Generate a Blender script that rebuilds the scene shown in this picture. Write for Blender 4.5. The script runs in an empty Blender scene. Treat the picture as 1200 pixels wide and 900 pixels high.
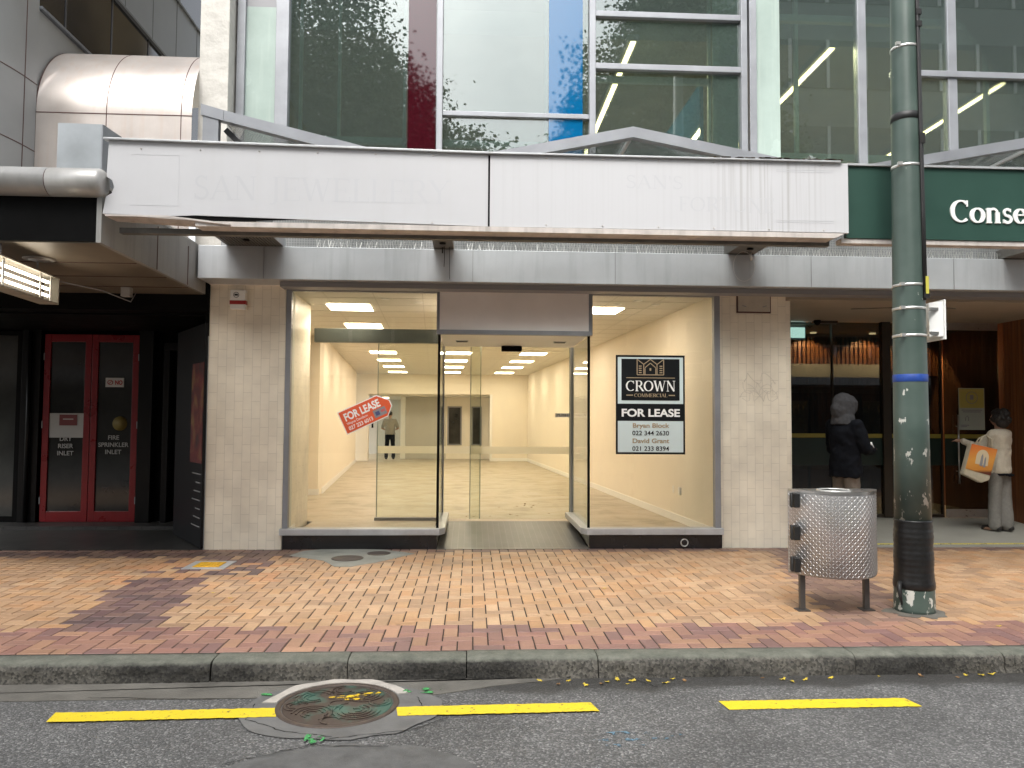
import bpy, bmesh, math, random
from mathutils import Vector, Matrix, noise
random.seed(7)
SC = bpy.context.scene
COL = SC.collection
R = math.radians

# ------------------------------------------------------------------ camera
cd = bpy.data.cameras.new('camera'); cam = bpy.data.objects.new('camera', cd); COL.objects.link(cam)
cd.sensor_width = 36; cd.lens = 27.0; cd.clip_start = .05; cd.clip_end = 2000
_y, _p, _r = R(3.0), R(2.7), R(.35)
_f = Vector((math.sin(_y)*math.cos(_p), math.cos(_y)*math.cos(_p), math.sin(_p)))
_r0 = Vector((math.cos(_y), -math.sin(_y), 0)); _u = _r0.cross(_f)
_R = _r0*math.cos(_r) + _u*math.sin(_r); _U = _u*math.cos(_r) - _r0*math.sin(_r)
cam.matrix_world = Matrix(((_R.x, _U.x, -_f.x, 0), (_R.y, _U.y, -_f.y, 0), (_R.z, _U.z, -_f.z, 1.5), (0, 0, 0, 1)))
SC.camera = cam

# ------------------------------------------------------------------ world, sun, exposure
SUN_EL, SUN_AZ = R(51), R(196)       # high soft light from behind the camera
w = bpy.data.worlds.new('World'); SC.world = w; w.use_nodes = True
nt = w.node_tree; nt.nodes.clear()
out = nt.nodes.new('ShaderNodeOutputWorld'); bg = nt.nodes.new('ShaderNodeBackground')
sky = nt.nodes.new('ShaderNodeTexSky'); sky.sky_type = 'NISHITA'; sky.sun_disc = False
sky.sun_elevation = SUN_EL; sky.sun_rotation = SUN_AZ; sky.air_density = 1.2; sky.dust_density = 4; sky.ozone_density = 1
hs = nt.nodes.new('ShaderNodeHueSaturation'); hs.inputs['Saturation'].default_value = .22; hs.inputs['Value'].default_value = 1.15
tc = nt.nodes.new('ShaderNodeTexCoord'); nz = nt.nodes.new('ShaderNodeTexNoise')
nz.inputs['Scale'].default_value = 2.2; nz.inputs['Detail'].default_value = 6; nz.inputs['Roughness'].default_value = .55
rp = nt.nodes.new('ShaderNodeValToRGB'); rp.color_ramp.elements[0].position = .3; rp.color_ramp.elements[0].color = (.78, .8, .83, 1)
rp.color_ramp.elements[1].position = .7; rp.color_ramp.elements[1].color = (1.15, 1.15, 1.14, 1)
mx = nt.nodes.new('ShaderNodeMix'); mx.data_type = 'RGBA'; mx.blend_type = 'MULTIPLY'; mx.inputs[0].default_value = 1
nt.links.new(tc.outputs['Generated'], nz.inputs['Vector']); nt.links.new(nz.outputs['Fac'], rp.inputs['Fac'])
nt.links.new(sky.outputs['Color'], hs.inputs['Color']); nt.links.new(hs.outputs['Color'], mx.inputs[6]); nt.links.new(rp.outputs['Color'], mx.inputs[7])
nt.links.new(mx.outputs[2], bg.inputs['Color']); bg.inputs['Strength'].default_value = .15
nt.links.new(bg.outputs['Background'], out.inputs['Surface'])
sd = bpy.data.lights.new('sun', 'SUN'); sd.energy = 1.5; sd.angle = R(45); sd.color = (1, .97, .93)
so = bpy.data.objects.new('sun', sd); COL.objects.link(so)
_d = Vector((math.sin(SUN_AZ)*math.cos(SUN_EL), math.cos(SUN_AZ)*math.cos(SUN_EL), math.sin(SUN_EL)))
so.rotation_euler = _d.to_track_quat('Z', 'Y').to_euler(); so.location = (0, -5, 40)
vs = SC.view_settings; SC.display_settings.display_device = 'sRGB'
vs.view_transform = 'Standard'; vs.look = 'None'; vs.exposure = 1.12; vs.gamma = 1; vs.use_curve_mapping = False
SC.cycles.use_denoising = True; SC.cycles.max_bounces = 9; SC.cycles.transparent_max_bounces = 24
SC.cycles.sample_clamp_indirect = 6

# ------------------------------------------------------------------ materials
def nodes(name):
    m = bpy.data.materials.new(name); m.use_nodes = True; t = m.node_tree
    return m, t, t.nodes['Principled BSDF'], t.nodes.new, t.links.new
def M(name, col, rough=.5, metal=0, var=.0, vs=4., bump=0., bs=60., streak=0., spec=.5, streak_col=None, bdist=.01):
    m, t, b, N, L = nodes(name)
    b.inputs['Roughness'].default_value = rough; b.inputs['Metallic'].default_value = metal
    b.inputs['Specular IOR Level'].default_value = spec
    b.inputs['Base Color'].default_value = (*col, 1)
    tc = N('ShaderNodeTexCoord'); cur = None
    if var:
        n = N('ShaderNodeTexNoise'); n.inputs['Scale'].default_value = vs; n.inputs['Detail'].default_value = 8; n.inputs['Roughness'].default_value = .62
        L(tc.outputs['Object'], n.inputs['Vector'])
        r = N('ShaderNodeValToRGB'); e = r.color_ramp.elements
        e[0].position = .32; e[1].position = .68
        e[0].color = (*[c*(1-var) for c in col], 1); e[1].color = (*[min(1, c*(1+var*.7)) for c in col], 1)
        L(n.outputs['Fac'], r.inputs['Fac']); cur = r.outputs['Color']
        rr = N('ShaderNodeMapRange'); rr.inputs[3].default_value = max(0, rough-.12); rr.inputs[4].default_value = min(1, rough+.12)
        L(n.outputs['Fac'], rr.inputs[0]); L(rr.outputs[0], b.inputs['Roughness'])
    if streak:
        mp = N('ShaderNodeMapping'); mp.inputs['Scale'].default_value = (9, 9, .5)
        n = N('ShaderNodeTexNoise'); n.inputs['Scale'].default_value = 1.6; n.inputs['Detail'].default_value = 7
        L(tc.outputs['Object'], mp.inputs['Vector']); L(mp.outputs['Vector'], n.inputs['Vector'])
        r = N('ShaderNodeMapRange'); r.inputs[1].default_value = .5; r.inputs[2].default_value = .78; r.inputs[3].default_value = 0; r.inputs[4].default_value = streak
        L(n.outputs['Fac'], r.inputs[0])
        x = N('ShaderNodeMix'); x.data_type = 'RGBA'; L(r.outputs[0], x.inputs[0])
        if cur: L(cur, x.inputs[6])
        else: x.inputs[6].default_value = (*col, 1)
        x.inputs[7].default_value = (*(streak_col or [c*.35 for c in col]), 1); cur = x.outputs[2]
    if cur: L(cur, b.inputs['Base Color'])
    if bump:
        n = N('ShaderNodeTexNoise'); n.inputs['Scale'].default_value = bs; n.inputs['Detail'].default_value = 6
        L(tc.outputs['Object'], n.inputs['Vector'])
        bp = N('ShaderNodeBump'); bp.inputs['Strength'].default_value = bump; bp.inputs['Distance'].default_value = bdist
        L(n.outputs['Fac'], bp.inputs['Height']); L(bp.outputs['Normal'], b.inputs['Normal'])
    return m
def emit(name, col, s):
    m, t, b, N, L = nodes(name); b.inputs['Base Color'].default_value = (*col, 1)
    b.inputs['Emission Color'].default_value = (*col, 1); b.inputs['Emission Strength'].default_value = s
    return m
def glass(name, tint=(.93, .97, .95), ior=1.5, refl=1.0, base=0., wob=.0, ws=1.2, veil=0):
    """thin architectural pane: tinted see-through plus mirror reflection that grows with angle"""
    m, t, b, N, L = nodes(name); t.nodes.remove(b)
    tr = N('ShaderNodeBsdfTransparent'); tr.inputs['Color'].default_value = (*tint, 1)
    gl = N('ShaderNodeBsdfGlossy'); gl.inputs['Roughness'].default_value = 0.0
    fr = N('ShaderNodeFresnel'); fr.inputs['IOR'].default_value = ior
    mr = N('ShaderNodeMath'); mr.operation = 'MULTIPLY_ADD'; mr.inputs[1].default_value = refl; mr.inputs[2].default_value = base; mr.use_clamp = True
    ms = N('ShaderNodeMixShader'); o = t.nodes['Material Output']
    L(fr.outputs[0], mr.inputs[0]); L(mr.outputs[0], ms.inputs[0]); L(tr.outputs[0], ms.inputs[1]); L(gl.outputs[0], ms.inputs[2]); L(ms.outputs[0], o.inputs['Surface'])
    if veil:  # grey-green colour mixed in as a painted haze, lifting the dark reflections
        df = N('ShaderNodeBsdfDiffuse'); df.inputs[0].default_value = (.36, .45, .41, 1); m2 = N('ShaderNodeMixShader'); m2.inputs[0].default_value = veil; L(ms.outputs[0], m2.inputs[1]); L(df.outputs[0], m2.inputs[2]); L(m2.outputs[0], o.inputs['Surface'])
    if wob:
        tc = N('ShaderNodeTexCoord'); n = N('ShaderNodeTexNoise'); n.inputs['Scale'].default_value = ws; n.inputs['Detail'].default_value = 1
        L(tc.outputs['Object'], n.inputs['Vector']); bp = N('ShaderNodeBump'); bp.inputs['Strength'].default_value = wob; bp.inputs['Distance'].default_value = .05
        L(n.outputs['Fac'], bp.inputs['Height']); L(bp.outputs[0], gl.inputs['Normal'])
    return m
def brickmat(name, c1, c2, mort, bw, rh, ms=.006, rot=(0, 0, 0), rough=.45, bump=.3, var=.12, off=.5, wall=0):
    m, t, b, N, L = nodes(name)
    tc = N('ShaderNodeTexCoord'); mp = N('ShaderNodeMapping'); mp.inputs['Rotation'].default_value = rot
    br = N('ShaderNodeTexBrick'); br.inputs['Scale'].default_value = 1; br.inputs['Brick Width'].default_value = bw; br.inputs['Row Height'].default_value = rh
    br.inputs['Mortar Size'].default_value = ms; br.inputs['Mortar Smooth'].default_value = .15; br.offset = off
    br.inputs['Color1'].default_value = (*c1, 1); br.inputs['Color2'].default_value = (*c2, 1); br.inputs['Mortar'].default_value = (*mort, 1)
    if wall:
        sp = N('ShaderNodeSeparateXYZ'); cb = N('ShaderNodeCombineXYZ'); ad = N('ShaderNodeMath'); L(tc.outputs['Object'], sp.inputs[0]); L(sp.outputs['X'], ad.inputs[0]); L(sp.outputs['Y'], ad.inputs[1])
        a_, b_ = (0, 1) if wall == 1 else (1, 0)
        L(ad.outputs[0], cb.inputs[a_]); L(sp.outputs['Z'], cb.inputs[b_]); L(cb.outputs[0], br.inputs['Vector'])
    else: L(tc.outputs['Object'], mp.inputs['Vector']); L(mp.outputs[0], br.inputs['Vector'])
    n = N('ShaderNodeTexNoise'); n.inputs['Scale'].default_value = 2.5; n.inputs['Detail'].default_value = 7; L(tc.outputs['Object'], n.inputs['Vector'])
    mr = N('ShaderNodeMapRange'); mr.inputs[1].default_value = .3; mr.inputs[2].default_value = .7; mr.inputs[3].default_value = 1-var; mr.inputs[4].default_value = 1+var*.5; L(n.outputs['Fac'], mr.inputs[0])
    x = N('ShaderNodeMix'); x.data_type = 'RGBA'; x.blend_type = 'MULTIPLY'; x.inputs[0].default_value = 1
    L(br.outputs['Color'], x.inputs[6]); L(mr.outputs[0], x.inputs[7]); L(x.outputs[2], b.inputs['Base Color'])
    bp = N('ShaderNodeBump'); bp.invert = True; bp.inputs['Strength'].default_value = bump; bp.inputs['Distance'].default_value = .004
    L(br.outputs['Fac'], bp.inputs['Height']); L(bp.outputs[0], b.inputs['Normal']); b.inputs['Roughness'].default_value = rough
    return m
K = {}
K['tile'] = brickmat('pier_tile', (.87, .80, .66), (.83, .76, .62), (.68, .62, .50), .20, .0985, .0028, (0, 0, 0), .38, .4, .16, .5, 2)
K['alu'] = M('grey_aluminium', (.29, .30, .32), .42, .3, .12, 3)
K['alu_l'] = M('pale_aluminium', (.50, .51, .52), .4, .3, .14, 3, streak=.15)
K['beam'] = M('painted_beam', (.45, .47, .485), .42, .1, .1, 1.5, .05, 8, .28)
K['sign'] = M('weathered_white', (.555, .555, .565), .45, 0, .04, 1.2, .03, 6, .16, streak_col=(.5, .49, .47))
K['ghost'] = M('ghost_letter', (.525, .528, .542), .45)
K['trim'] = M('dirty_cream_trim', (.58, .53, .49), .5, 0, .2, 5, .05, 20, .5, streak_col=(.2, .17, .14))
K['under'] = M('grimy_soffit', (.16, .155, .14), .6, .2, .3, 6, .1, 30)
K['mesh'] = brickmat('wired_screen', (.20, .205, .205), (.18, .185, .185), (.30, .30, .29), .03, .03, .004, (R(90), 0, 0), .5, .1, .2, 0, 1)
K['black'] = M('black_tile', (.012, .012, .014), .25, 0, .3, 5)
K['black_matt'] = M('black_paint', (.005, .005, .005), .5, 0, .3, 4, spec=.06)
K['cream'] = M('interior_paint', (.84, .76, .63), .6, 0, .03, 2)
K['ceil'] = M('ceiling_tile', (.74, .70, .62), .7, 0, .03, 2)
K['skirt'] = M('skirting_paint', (.85, .83, .78), .4)
K['part'] = M('partition_panel', (.56, .53, .47), .5, 0, .05, 2)
K['pale_metal'] = M('header_panel', (.84, .80, .77), .45, 0, .06, 1.5)
K['win'] = glass('shop_glass', (.97, .98, .965), 1.45, 1.0, .0)
K['side_glass'] = glass('return_glass', (.93, .96, .95), 1.3, .5, .0)
K['door_glass'] = glass('door_glass', (.93, .95, .91), 1.4, .7, .0)
K['upper_glass'] = glass('tinted_glass', (.72, .82, .78), 1.5, 2.4, .08, 0, .8, veil=.09)
K['canopy_glass'] = glass('canopy_glass', (.96, .97, .965), 1.35, .8, .0)
K['dark_glass'] = glass('dark_glass', (.35, .38, .37), 1.5, 1.0, .02)
K['white'] = M('white_film', (.86, .86, .84), .5)
def frosted():
    m, t, b, N, L = nodes('frosted_band'); t.nodes.remove(b); a = N('ShaderNodeBsdfTranslucent'); a.inputs[0].default_value = (.95, .93, .86, 1); c = N('ShaderNodeBsdfTransparent'); d = N('ShaderNodeMixShader'); d.inputs[0].default_value = .75
    L(c.outputs[0], d.inputs[1]); L(a.outputs[0], d.inputs[2]); L(d.outputs[0], t.nodes['Material Output'].inputs[0]); return m
K['frost'] = frosted()
K['plaster'] = M('rough_plaster', (.53, .51, .465), .7, 0, .1, 5, .6, 5, .1, bdist=.05)
K['green_panel'] = M('pale_green_panel', (.37, .45, .41), .25, 0, .12, 1.5, 0, 1, .25, streak_col=(.62, .7, .62))
K['red_panel'] = M('maroon_panel', (.040, .004, .008), .03)
K['red_panel'].node_tree.nodes['Principled BSDF'].inputs['IOR'].default_value = 1.7
K['blue_panel'] = M('blue_panel', (.002, .10, .24), .03)
K['blue_panel'].node_tree.nodes['Principled BSDF'].inputs['IOR'].default_value = 1.9
K['office_dark'] = M('office_wall', (.34, .26, .14), .8, 0, .5, .7)
K['office_ceil'] = M('office_ceiling', (.24, .22, .18), .8, 0, .2, 2)
K['strip'] = emit('strip_light', (1, .78, .38), 4.5)
K['lamp'] = emit('ceiling_lamp', (1, .86, .68), 10.5)
K['vault'] = M('champagne_metal', (.54, .49, .455), .33, .55, .14, 1.3, .03, 7, .30, streak_col=(.5, .34, .24))
K['curved'] = M('grey_cladding', (.30, .31, .31), .42, .35, .08, 1.2)
K['joint'] = M('panel_joint', (.08, .035, .03), .7)
K['galv'] = M('galvanised_box', (.42, .45, .47), .35, .6, .12, 3, .15, 3)
K['tube'] = M('painted_tube', (.44, .43, .41), .4, .3, .15, 3, 0, 1, .2)
K['tower'] = M('tower_panel', (.26, .29, .32), .5, .2, .08, 2)
K['black_glass'] = M('black_glass', (.012, .013, .017), .08)
K['soffit'] = M('left_soffit', (.20, .17, .13), .45, .3, .3, 1.5)
K['side'] = M('canopy_side', (.30, .295, .28), .5, .2, .15, 1.5, 0, 1, .3)
K['red'] = M('red_frame', (.18, .005, .008), .3, 0, .15, 4)
K['floor_dark'] = brickmat('dark_floor_tile', (.06, .058, .053), (.045, .044, .042), (.02, .02, .02), .3, .3, .006, (0, 0, 0), .4, .2, .3, 0)
K['recess_tile'] = brickmat('recess_tile', (.095, .09, .087), (.08, .077, .075), (.13, .125, .12), .3, .075, .004, (0, 0, R(90)), .4, .3, .15)
K['wood_d'] = None
K['concrete'] = M('alcove_concrete', (.30, .29, .25), .6, 0, .12, 2, .1, 60)
K['grey_conc'] = M('patch_concrete', (.28, .285, .25), .75, 0, .22, 4, .3, 60)
K['light_conc'] = M('pale_concrete', (.46, .42, .37), .8, 0, .15, 9, .4, 90)
K['gutter'] = M('gutter_concrete', (.15, .14, .12), .6, 0, .35, 3, .4, 90)
K['steel'] = M('brushed_steel', (.55, .54, .52), .3, .9, .1, 8)
K['silver'] = M('strap_steel', (.66, .65, .62), .35, .7)
K['rubber'] = M('black_rubber', (.012, .012, .012), .5)
K['cable'] = M('black_cable', (.015, .014, .014), .5)
K['blue_tape'] = M('blue_tape', (.015, .06, .30), .5, 0, .2, 30)
K['yellow'] = M('yellow_plate', (.75, .42, .02), .6, 0, .25, 30, .3, 80)
K['orange'] = M('tag_orange', (.72, .11, .035), .45)
K['gold'] = M('gold_ink', (.42, .32, .20), .4, .2)
K['pale_blue'] = M('pale_blue_paper', (.62, .72, .72), .5)
K['ink'] = M('black_ink', (.010, .011, .012), .4, spec=.2)
K['alarm_red'] = M('alarm_red', (.35, .01, .01), .4)
K['mid_grey'] = M('mid_grey', (.25, .25, .26), .5)
K['green_sign'] = M('green_sign', (.017, .058, .042), .5, 0, .1, 3, .04, 30)
K['letter_white'] = M('letter_white', (.85, .85, .82), .4)
K['paper_y'] = M('poster_yellow', (.50, .44, .12), .5)
K['leaf_y'] = M('yellow_leaf', (.62, .46, .05), .6, 0, .3, 40)
K['leaf_b'] = M('brown_leaf', (.30, .17, .07), .7, 0, .3, 40)
K['skin'] = M('skin', (.42, .24, .16), .5, 0, .08, 20)
K['hair'] = M('black_hair', (.012, .010, .009), .6, 0, .3, 60, .8, 90)
K['navy'] = M('navy_cloth', (.006, .007, .010), .85, 0, .3, 25, .3, 200, spec=.12)
K['grey_hood'] = M('grey_fleece', (.055, .055, .058), .9, 0, .15, 30, .3, 200, spec=.12)
K['beige'] = M('beige_cloth', (.20, .17, .14), .85, 0, .12, 20, .2, 150, spec=.12)
K['cream_knit'] = M('cream_knit', (.56, .51, .41), .85, 0, .08, 25, .6, 120, spec=.12)
K['grey_trousers'] = M('grey_trousers', (.22, .21, .19), .85, 0, .12, 30, .2, 150, spec=.12)
K['grey_shirt'] = M('grey_shirt', (.30, .28, .24), .85, 0, .1, 20, spec=.12)
K['shoe'] = M('dark_shoe', (.015, .013, .012), .4)
K['bark'] = M('bark', (.09, .075, .06), .9, 0, .3, 6, .5, 20)
K['leaf'] = M('tree_leaf', (.07, .11, .045), .55, 0, .35, .9)
K['opp1'] = M('opposite_render', (.50, .49, .46), .7, 0, .08, .5)
K['opp2'] = M('opposite_brick', (.22, .15, .11), .8, 0, .15, .6)
K['opp_glass'] = M('opposite_glass', (.04, .05, .055), .1)
K['wall_l'] = M('daylit_side_wall', (.66, .66, .58), .6, 0, .04, 3)  # white-green tint puts the daylight on this wall into its colour

def wood(name, c, c2, sc=.045):
    m, t, b, N, L = nodes(name)
    tc = N('ShaderNodeTexCoord'); wv = N('ShaderNodeTexNoise'); mp = N('ShaderNodeMapping'); mp.inputs['Scale'].default_value = (16, 16, .35)
    wv.inputs['Scale'].default_value = 1.5; wv.inputs['Detail'].default_value = 5
    L(tc.outputs['Object'], mp.inputs[0]); L(mp.outputs[0], wv.inputs['Vector'])
    r = N('ShaderNodeValToRGB'); r.color_ramp.elements[0].position = .3; r.color_ramp.elements[1].position = .7
    r.color_ramp.elements[0].color = (*c, 1); r.color_ramp.elements[1].color = (*c2, 1); L(wv.outputs['Fac'], r.inputs[0]); L(r.outputs[0], b.inputs['Base Color'])
    b.inputs['Roughness'].default_value = .45
    return m
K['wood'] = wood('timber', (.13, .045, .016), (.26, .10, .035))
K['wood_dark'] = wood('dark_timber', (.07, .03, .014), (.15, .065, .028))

def asphalt():
    m, t, b, N, L = nodes('asphalt')
    tc = N('ShaderNodeTexCoord')
    v = N('ShaderNodeTexVoronoi'); v.inputs['Scale'].default_value = 105; L(tc.outputs['Object'], v.inputs['Vector'])
    sep = N('ShaderNodeSeparateColor'); L(v.outputs['Color'], sep.inputs[0])
    r = N('ShaderNodeValToRGB'); e = r.color_ramp.elements; e[0].color = (.07, .069, .066, 1); e[0].position = .0
    e[1].color = (.30, .295, .28, 1); e[1].position = 1
    for p, c in ((.4, (.095, .093, .090)), (.75, (.145, .142, .136)), (.92, (.20, .196, .188))):
        q = e.new(p); q.color = (*c, 1)
    L(sep.outputs[0], r.inputs[0])
    n = N('ShaderNodeTexNoise'); n.inputs['Scale'].default_value = 1.3; n.inputs['Detail'].default_value = 9; n.inputs['Roughness'].default_value = .65; L(tc.outputs['Object'], n.inputs['Vector'])
    mr = N('ShaderNodeMapRange'); mr.inputs[1].default_value = .3; mr.inputs[2].default_value = .7; mr.inputs[3].default_value = .72; mr.inputs[4].default_value = 1.25; L(n.outputs['Fac'], mr.inputs[0])
    x = N('ShaderNodeMix'); x.data_type = 'RGBA'; x.blend_type = 'MULTIPLY'; x.inputs[0].default_value = 1
    L(r.outputs[0], x.inputs[6]); L(mr.outputs[0], x.inputs[7])
    # the damp strip along the kerb
    sx = N('ShaderNodeSeparateXYZ'); L(tc.outputs['Object'], sx.inputs[0])
    n2 = N('ShaderNodeTexNoise'); n2.inputs['Scale'].default_value = 2.2; n2.inputs['Detail'].default_value = 6; L(tc.outputs['Object'], n2.inputs['Vector'])
    ad = N('ShaderNodeMath'); ad.operation = 'MULTIPLY_ADD'; ad.inputs[1].default_value = .35; L(n2.outputs['Fac'], ad.inputs[0]); L(sx.outputs['Y'], ad.inputs[2])
    wt = N('ShaderNodeMapRange'); wt.inputs[1].default_value = 4.82; wt.inputs[2].default_value = 4.93; wt.inputs[3].default_value = 0; wt.inputs[4].default_value = .75; L(ad.outputs[0], wt.inputs[0])
    y = N('ShaderNodeMix'); y.data_type = 'RGBA'; L(wt.outputs[0], y.inputs[0]); L(x.outputs[2], y.inputs[6]); y.inputs[7].default_value = (.03, .028, .024, 1)
    L(y.outputs[2], b.inputs['Base Color'])
    rr = N('ShaderNodeMapRange'); rr.inputs[3].default_value = .72; rr.inputs[4].default_value = .4; L(wt.outputs[0], rr.inputs[0]); L(rr.outputs[0], b.inputs['Roughness'])
    bp = N('ShaderNodeBump'); bp.inputs['Strength'].default_value = .7; bp.inputs['Distance'].default_value = .006; L(v.outputs['Distance'], bp.inputs['Height']); bp.invert = True
    L(bp.outputs[0], b.inputs['Normal'])
    return m
K['asphalt'] = asphalt()

def paver():
    m, t, b, N, L = nodes('clay_pavers')
    at = N('ShaderNodeAttribute'); at.attribute_name = 'col'
    tc = N('ShaderNodeTexCoord'); n = N('ShaderNodeTexNoise'); n.inputs['Scale'].default_value = 2.2; n.inputs['Detail'].default_value = 9; n.inputs['Roughness'].default_value = .7
    L(tc.outputs['Object'], n.inputs['Vector'])
    mr = N('ShaderNodeMapRange'); mr.inputs[1].default_value = .35; mr.inputs[2].default_value = .68; mr.inputs[3].default_value = .80; mr.inputs[4].default_value = 1.08; L(n.outputs['Fac'], mr.inputs[0])
    n3 = N('ShaderNodeTexNoise'); n3.inputs['Scale'].default_value = 70; n3.inputs['Detail'].default_value = 4; L(tc.outputs['Object'], n3.inputs['Vector'])
    m3 = N('ShaderNodeMapRange'); m3.inputs[3].default_value = .82; m3.inputs[4].default_value = 1.18; L(n3.outputs['Fac'], m3.inputs[0])
    mu = N('ShaderNodeMath'); mu.operation = 'MULTIPLY'; L(mr.outputs[0], mu.inputs[0]); L(m3.outputs[0], mu.inputs[1])
    x = N('ShaderNodeMix'); x.data_type = 'RGBA'; x.blend_type = 'MULTIPLY'; x.inputs[0].default_value = 1
    L(at.outputs['Color'], x.inputs[6]); L(mu.outputs[0], x.inputs[7])
    # scattered gum and grease spots
    v = N('ShaderNodeTexVoronoi'); v.inputs['Scale'].default_value = 2.6; L(tc.outputs['Object'], v.inputs['Vector'])
    s = N('ShaderNodeMapRange'); s.inputs[1].default_value = .03; s.inputs[2].default_value = .06; s.inputs[3].default_value = .5; s.inputs[4].default_value = 0; L(v.outputs['Distance'], s.inputs[0])
    y = N('ShaderNodeMix'); y.data_type = 'RGBA'; L(s.outputs[0], y.inputs[0]); L(x.outputs[2], y.inputs[6]); y.inputs[7].default_value = (.10, .06, .035, 1)
    L(y.outputs[2], b.inputs['Base Color']); b.inputs['Roughness'].default_value = .55
    bp = N('ShaderNodeBump'); bp.inputs['Strength'].default_value = .25; bp.inputs['Distance'].default_value = .003; L(n3.outputs['Fac'], bp.inputs['Height']); L(bp.outputs[0], b.inputs['Normal'])
    return m
K['paver'] = paver()
def kerbmat():
    m, t, b, N, L = nodes('old_kerb_concrete')
    tc = N('ShaderNodeTexCoord'); sx = N('ShaderNodeSeparateXYZ'); L(tc.outputs['Object'], sx.inputs[0])
    n = N('ShaderNodeTexNoise'); n.inputs['Scale'].default_value = 9; n.inputs['Detail'].default_value = 9; n.inputs['Roughness'].default_value = .7; L(tc.outputs['Object'], n.inputs['Vector'])
    top = N('ShaderNodeValToRGB'); top.color_ramp.elements[0].position = .35; top.color_ramp.elements[1].position = .7
    top.color_ramp.elements[0].color = (.095, .10, .078, 1); top.color_ramp.elements[1].color = (.18, .18, .145, 1); L(n.outputs['Fac'], top.inputs[0])
    v = N('ShaderNodeTexVoronoi'); v.inputs['Scale'].default_value = 70; L(tc.outputs['Object'], v.inputs['Vector'])
    sc = N('ShaderNodeSeparateColor'); L(v.outputs['Color'], sc.inputs[0])
    fr = N('ShaderNodeValToRGB'); fr.color_ramp.elements[0].color = (.05, .047, .04, 1); fr.color_ramp.elements[1].color = (.19, .175, .145, 1); L(sc.outputs[1], fr.inputs[0])
    n4 = N('ShaderNodeTexNoise'); n4.inputs['Scale'].default_value = 1.1; n4.inputs['Detail'].default_value = 4; L(tc.outputs['Object'], n4.inputs['Vector'])
    f2 = N('ShaderNodeMix'); f2.data_type = 'RGBA'; f2.blend_type = 'MULTIPLY'; f2.inputs[0].default_value = 1
    q = N('ShaderNodeMapRange'); q.inputs[1].default_value = .38; q.inputs[2].default_value = .6; q.inputs[3].default_value = .2; q.inputs[4].default_value = .8; L(n4.outputs['Fac'], q.inputs[0])
    L(fr.outputs[0], f2.inputs[6]); L(q.outputs[0], f2.inputs[7])
    ad = N('ShaderNodeMath'); ad.operation = 'MULTIPLY_ADD'; ad.inputs[1].default_value = .03; L(n.outputs['Fac'], ad.inputs[0]); L(sx.outputs['Z'], ad.inputs[2])
    mk = N('ShaderNodeMapRange'); mk.inputs[1].default_value = -.016; mk.inputs[2].default_value = .004; L(ad.outputs[0], mk.inputs[0])
    x = N('ShaderNodeMix'); x.data_type = 'RGBA'; L(mk.outputs[0], x.inputs[0]); L(f2.outputs[2], x.inputs[6]); L(top.outputs[0], x.inputs[7])
    L(x.outputs[2], b.inputs['Base Color']); b.inputs['Roughness'].default_value = .8
    bp = N('ShaderNodeBump'); bp.inputs['Strength'].default_value = .5; bp.inputs['Distance'].default_value = .006; L(v.outputs['Distance'], bp.inputs['Height']); L(bp.outputs[0], b.inputs['Normal'])
    return m
K['kerb'] = kerbmat()
def paint(name, c, wear=.46):
    m, t, b, N, L = nodes(name)
    tc = N('ShaderNodeTexCoord'); n = N('ShaderNodeTexNoise'); n.inputs['Scale'].default_value = 26; n.inputs['Detail'].default_value = 9; n.inputs['Roughness'].default_value = .75; L(tc.outputs['Object'], n.inputs['Vector'])
    r = N('ShaderNodeValToRGB'); r.color_ramp.elements[0].position = wear-.09; r.color_ramp.elements[1].position = wear-.02
    r.color_ramp.elements[0].color = (.10, .09, .05, 1); r.color_ramp.elements[1].color = (*c, 1); L(n.outputs['Fac'], r.inputs[0]); L(r.outputs[0], b.inputs['Base Color'])
    b.inputs['Roughness'].default_value = .6
    v = N('ShaderNodeTexVoronoi'); v.inputs['Scale'].default_value = 95; L(tc.outputs['Object'], v.inputs['Vector'])
    bp = N('ShaderNodeBump'); bp.inputs['Strength'].default_value = .5; bp.inputs['Distance'].default_value = .004; bp.invert = True; L(v.outputs['Distance'], bp.inputs['Height']); L(bp.outputs[0], b.inputs['Normal'])
    return m
K['line'] = paint('yellow_road_paint', (.78, .58, .02), .445)
K['line2'] = paint('faint_yellow_line', (.62, .52, .10), .5)
def splash(name, c, thr):
    m, t, b, N, L = nodes(name)
    tc = N('ShaderNodeTexCoord'); n = N('ShaderNodeTexNoise'); n.inputs['Scale'].default_value = 22; n.inputs['Detail'].default_value = 6; L(tc.outputs['Object'], n.inputs['Vector'])
    r = N('ShaderNodeMapRange'); r.inputs[1].default_value = thr; r.inputs[2].default_value = thr+.08; L(n.outputs['Fac'], r.inputs[0])
    L(r.outputs[0], b.inputs['Alpha']); b.inputs['Base Color'].default_value = (*c, 1); b.inputs['Roughness'].default_value = .7
    return m
K['spl_green'] = splash('green_spray_paint', (.06, .30, .09), .52)
K['spl_blue'] = splash('blue_spray_paint', (.13, .22, .28), .56)
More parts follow.
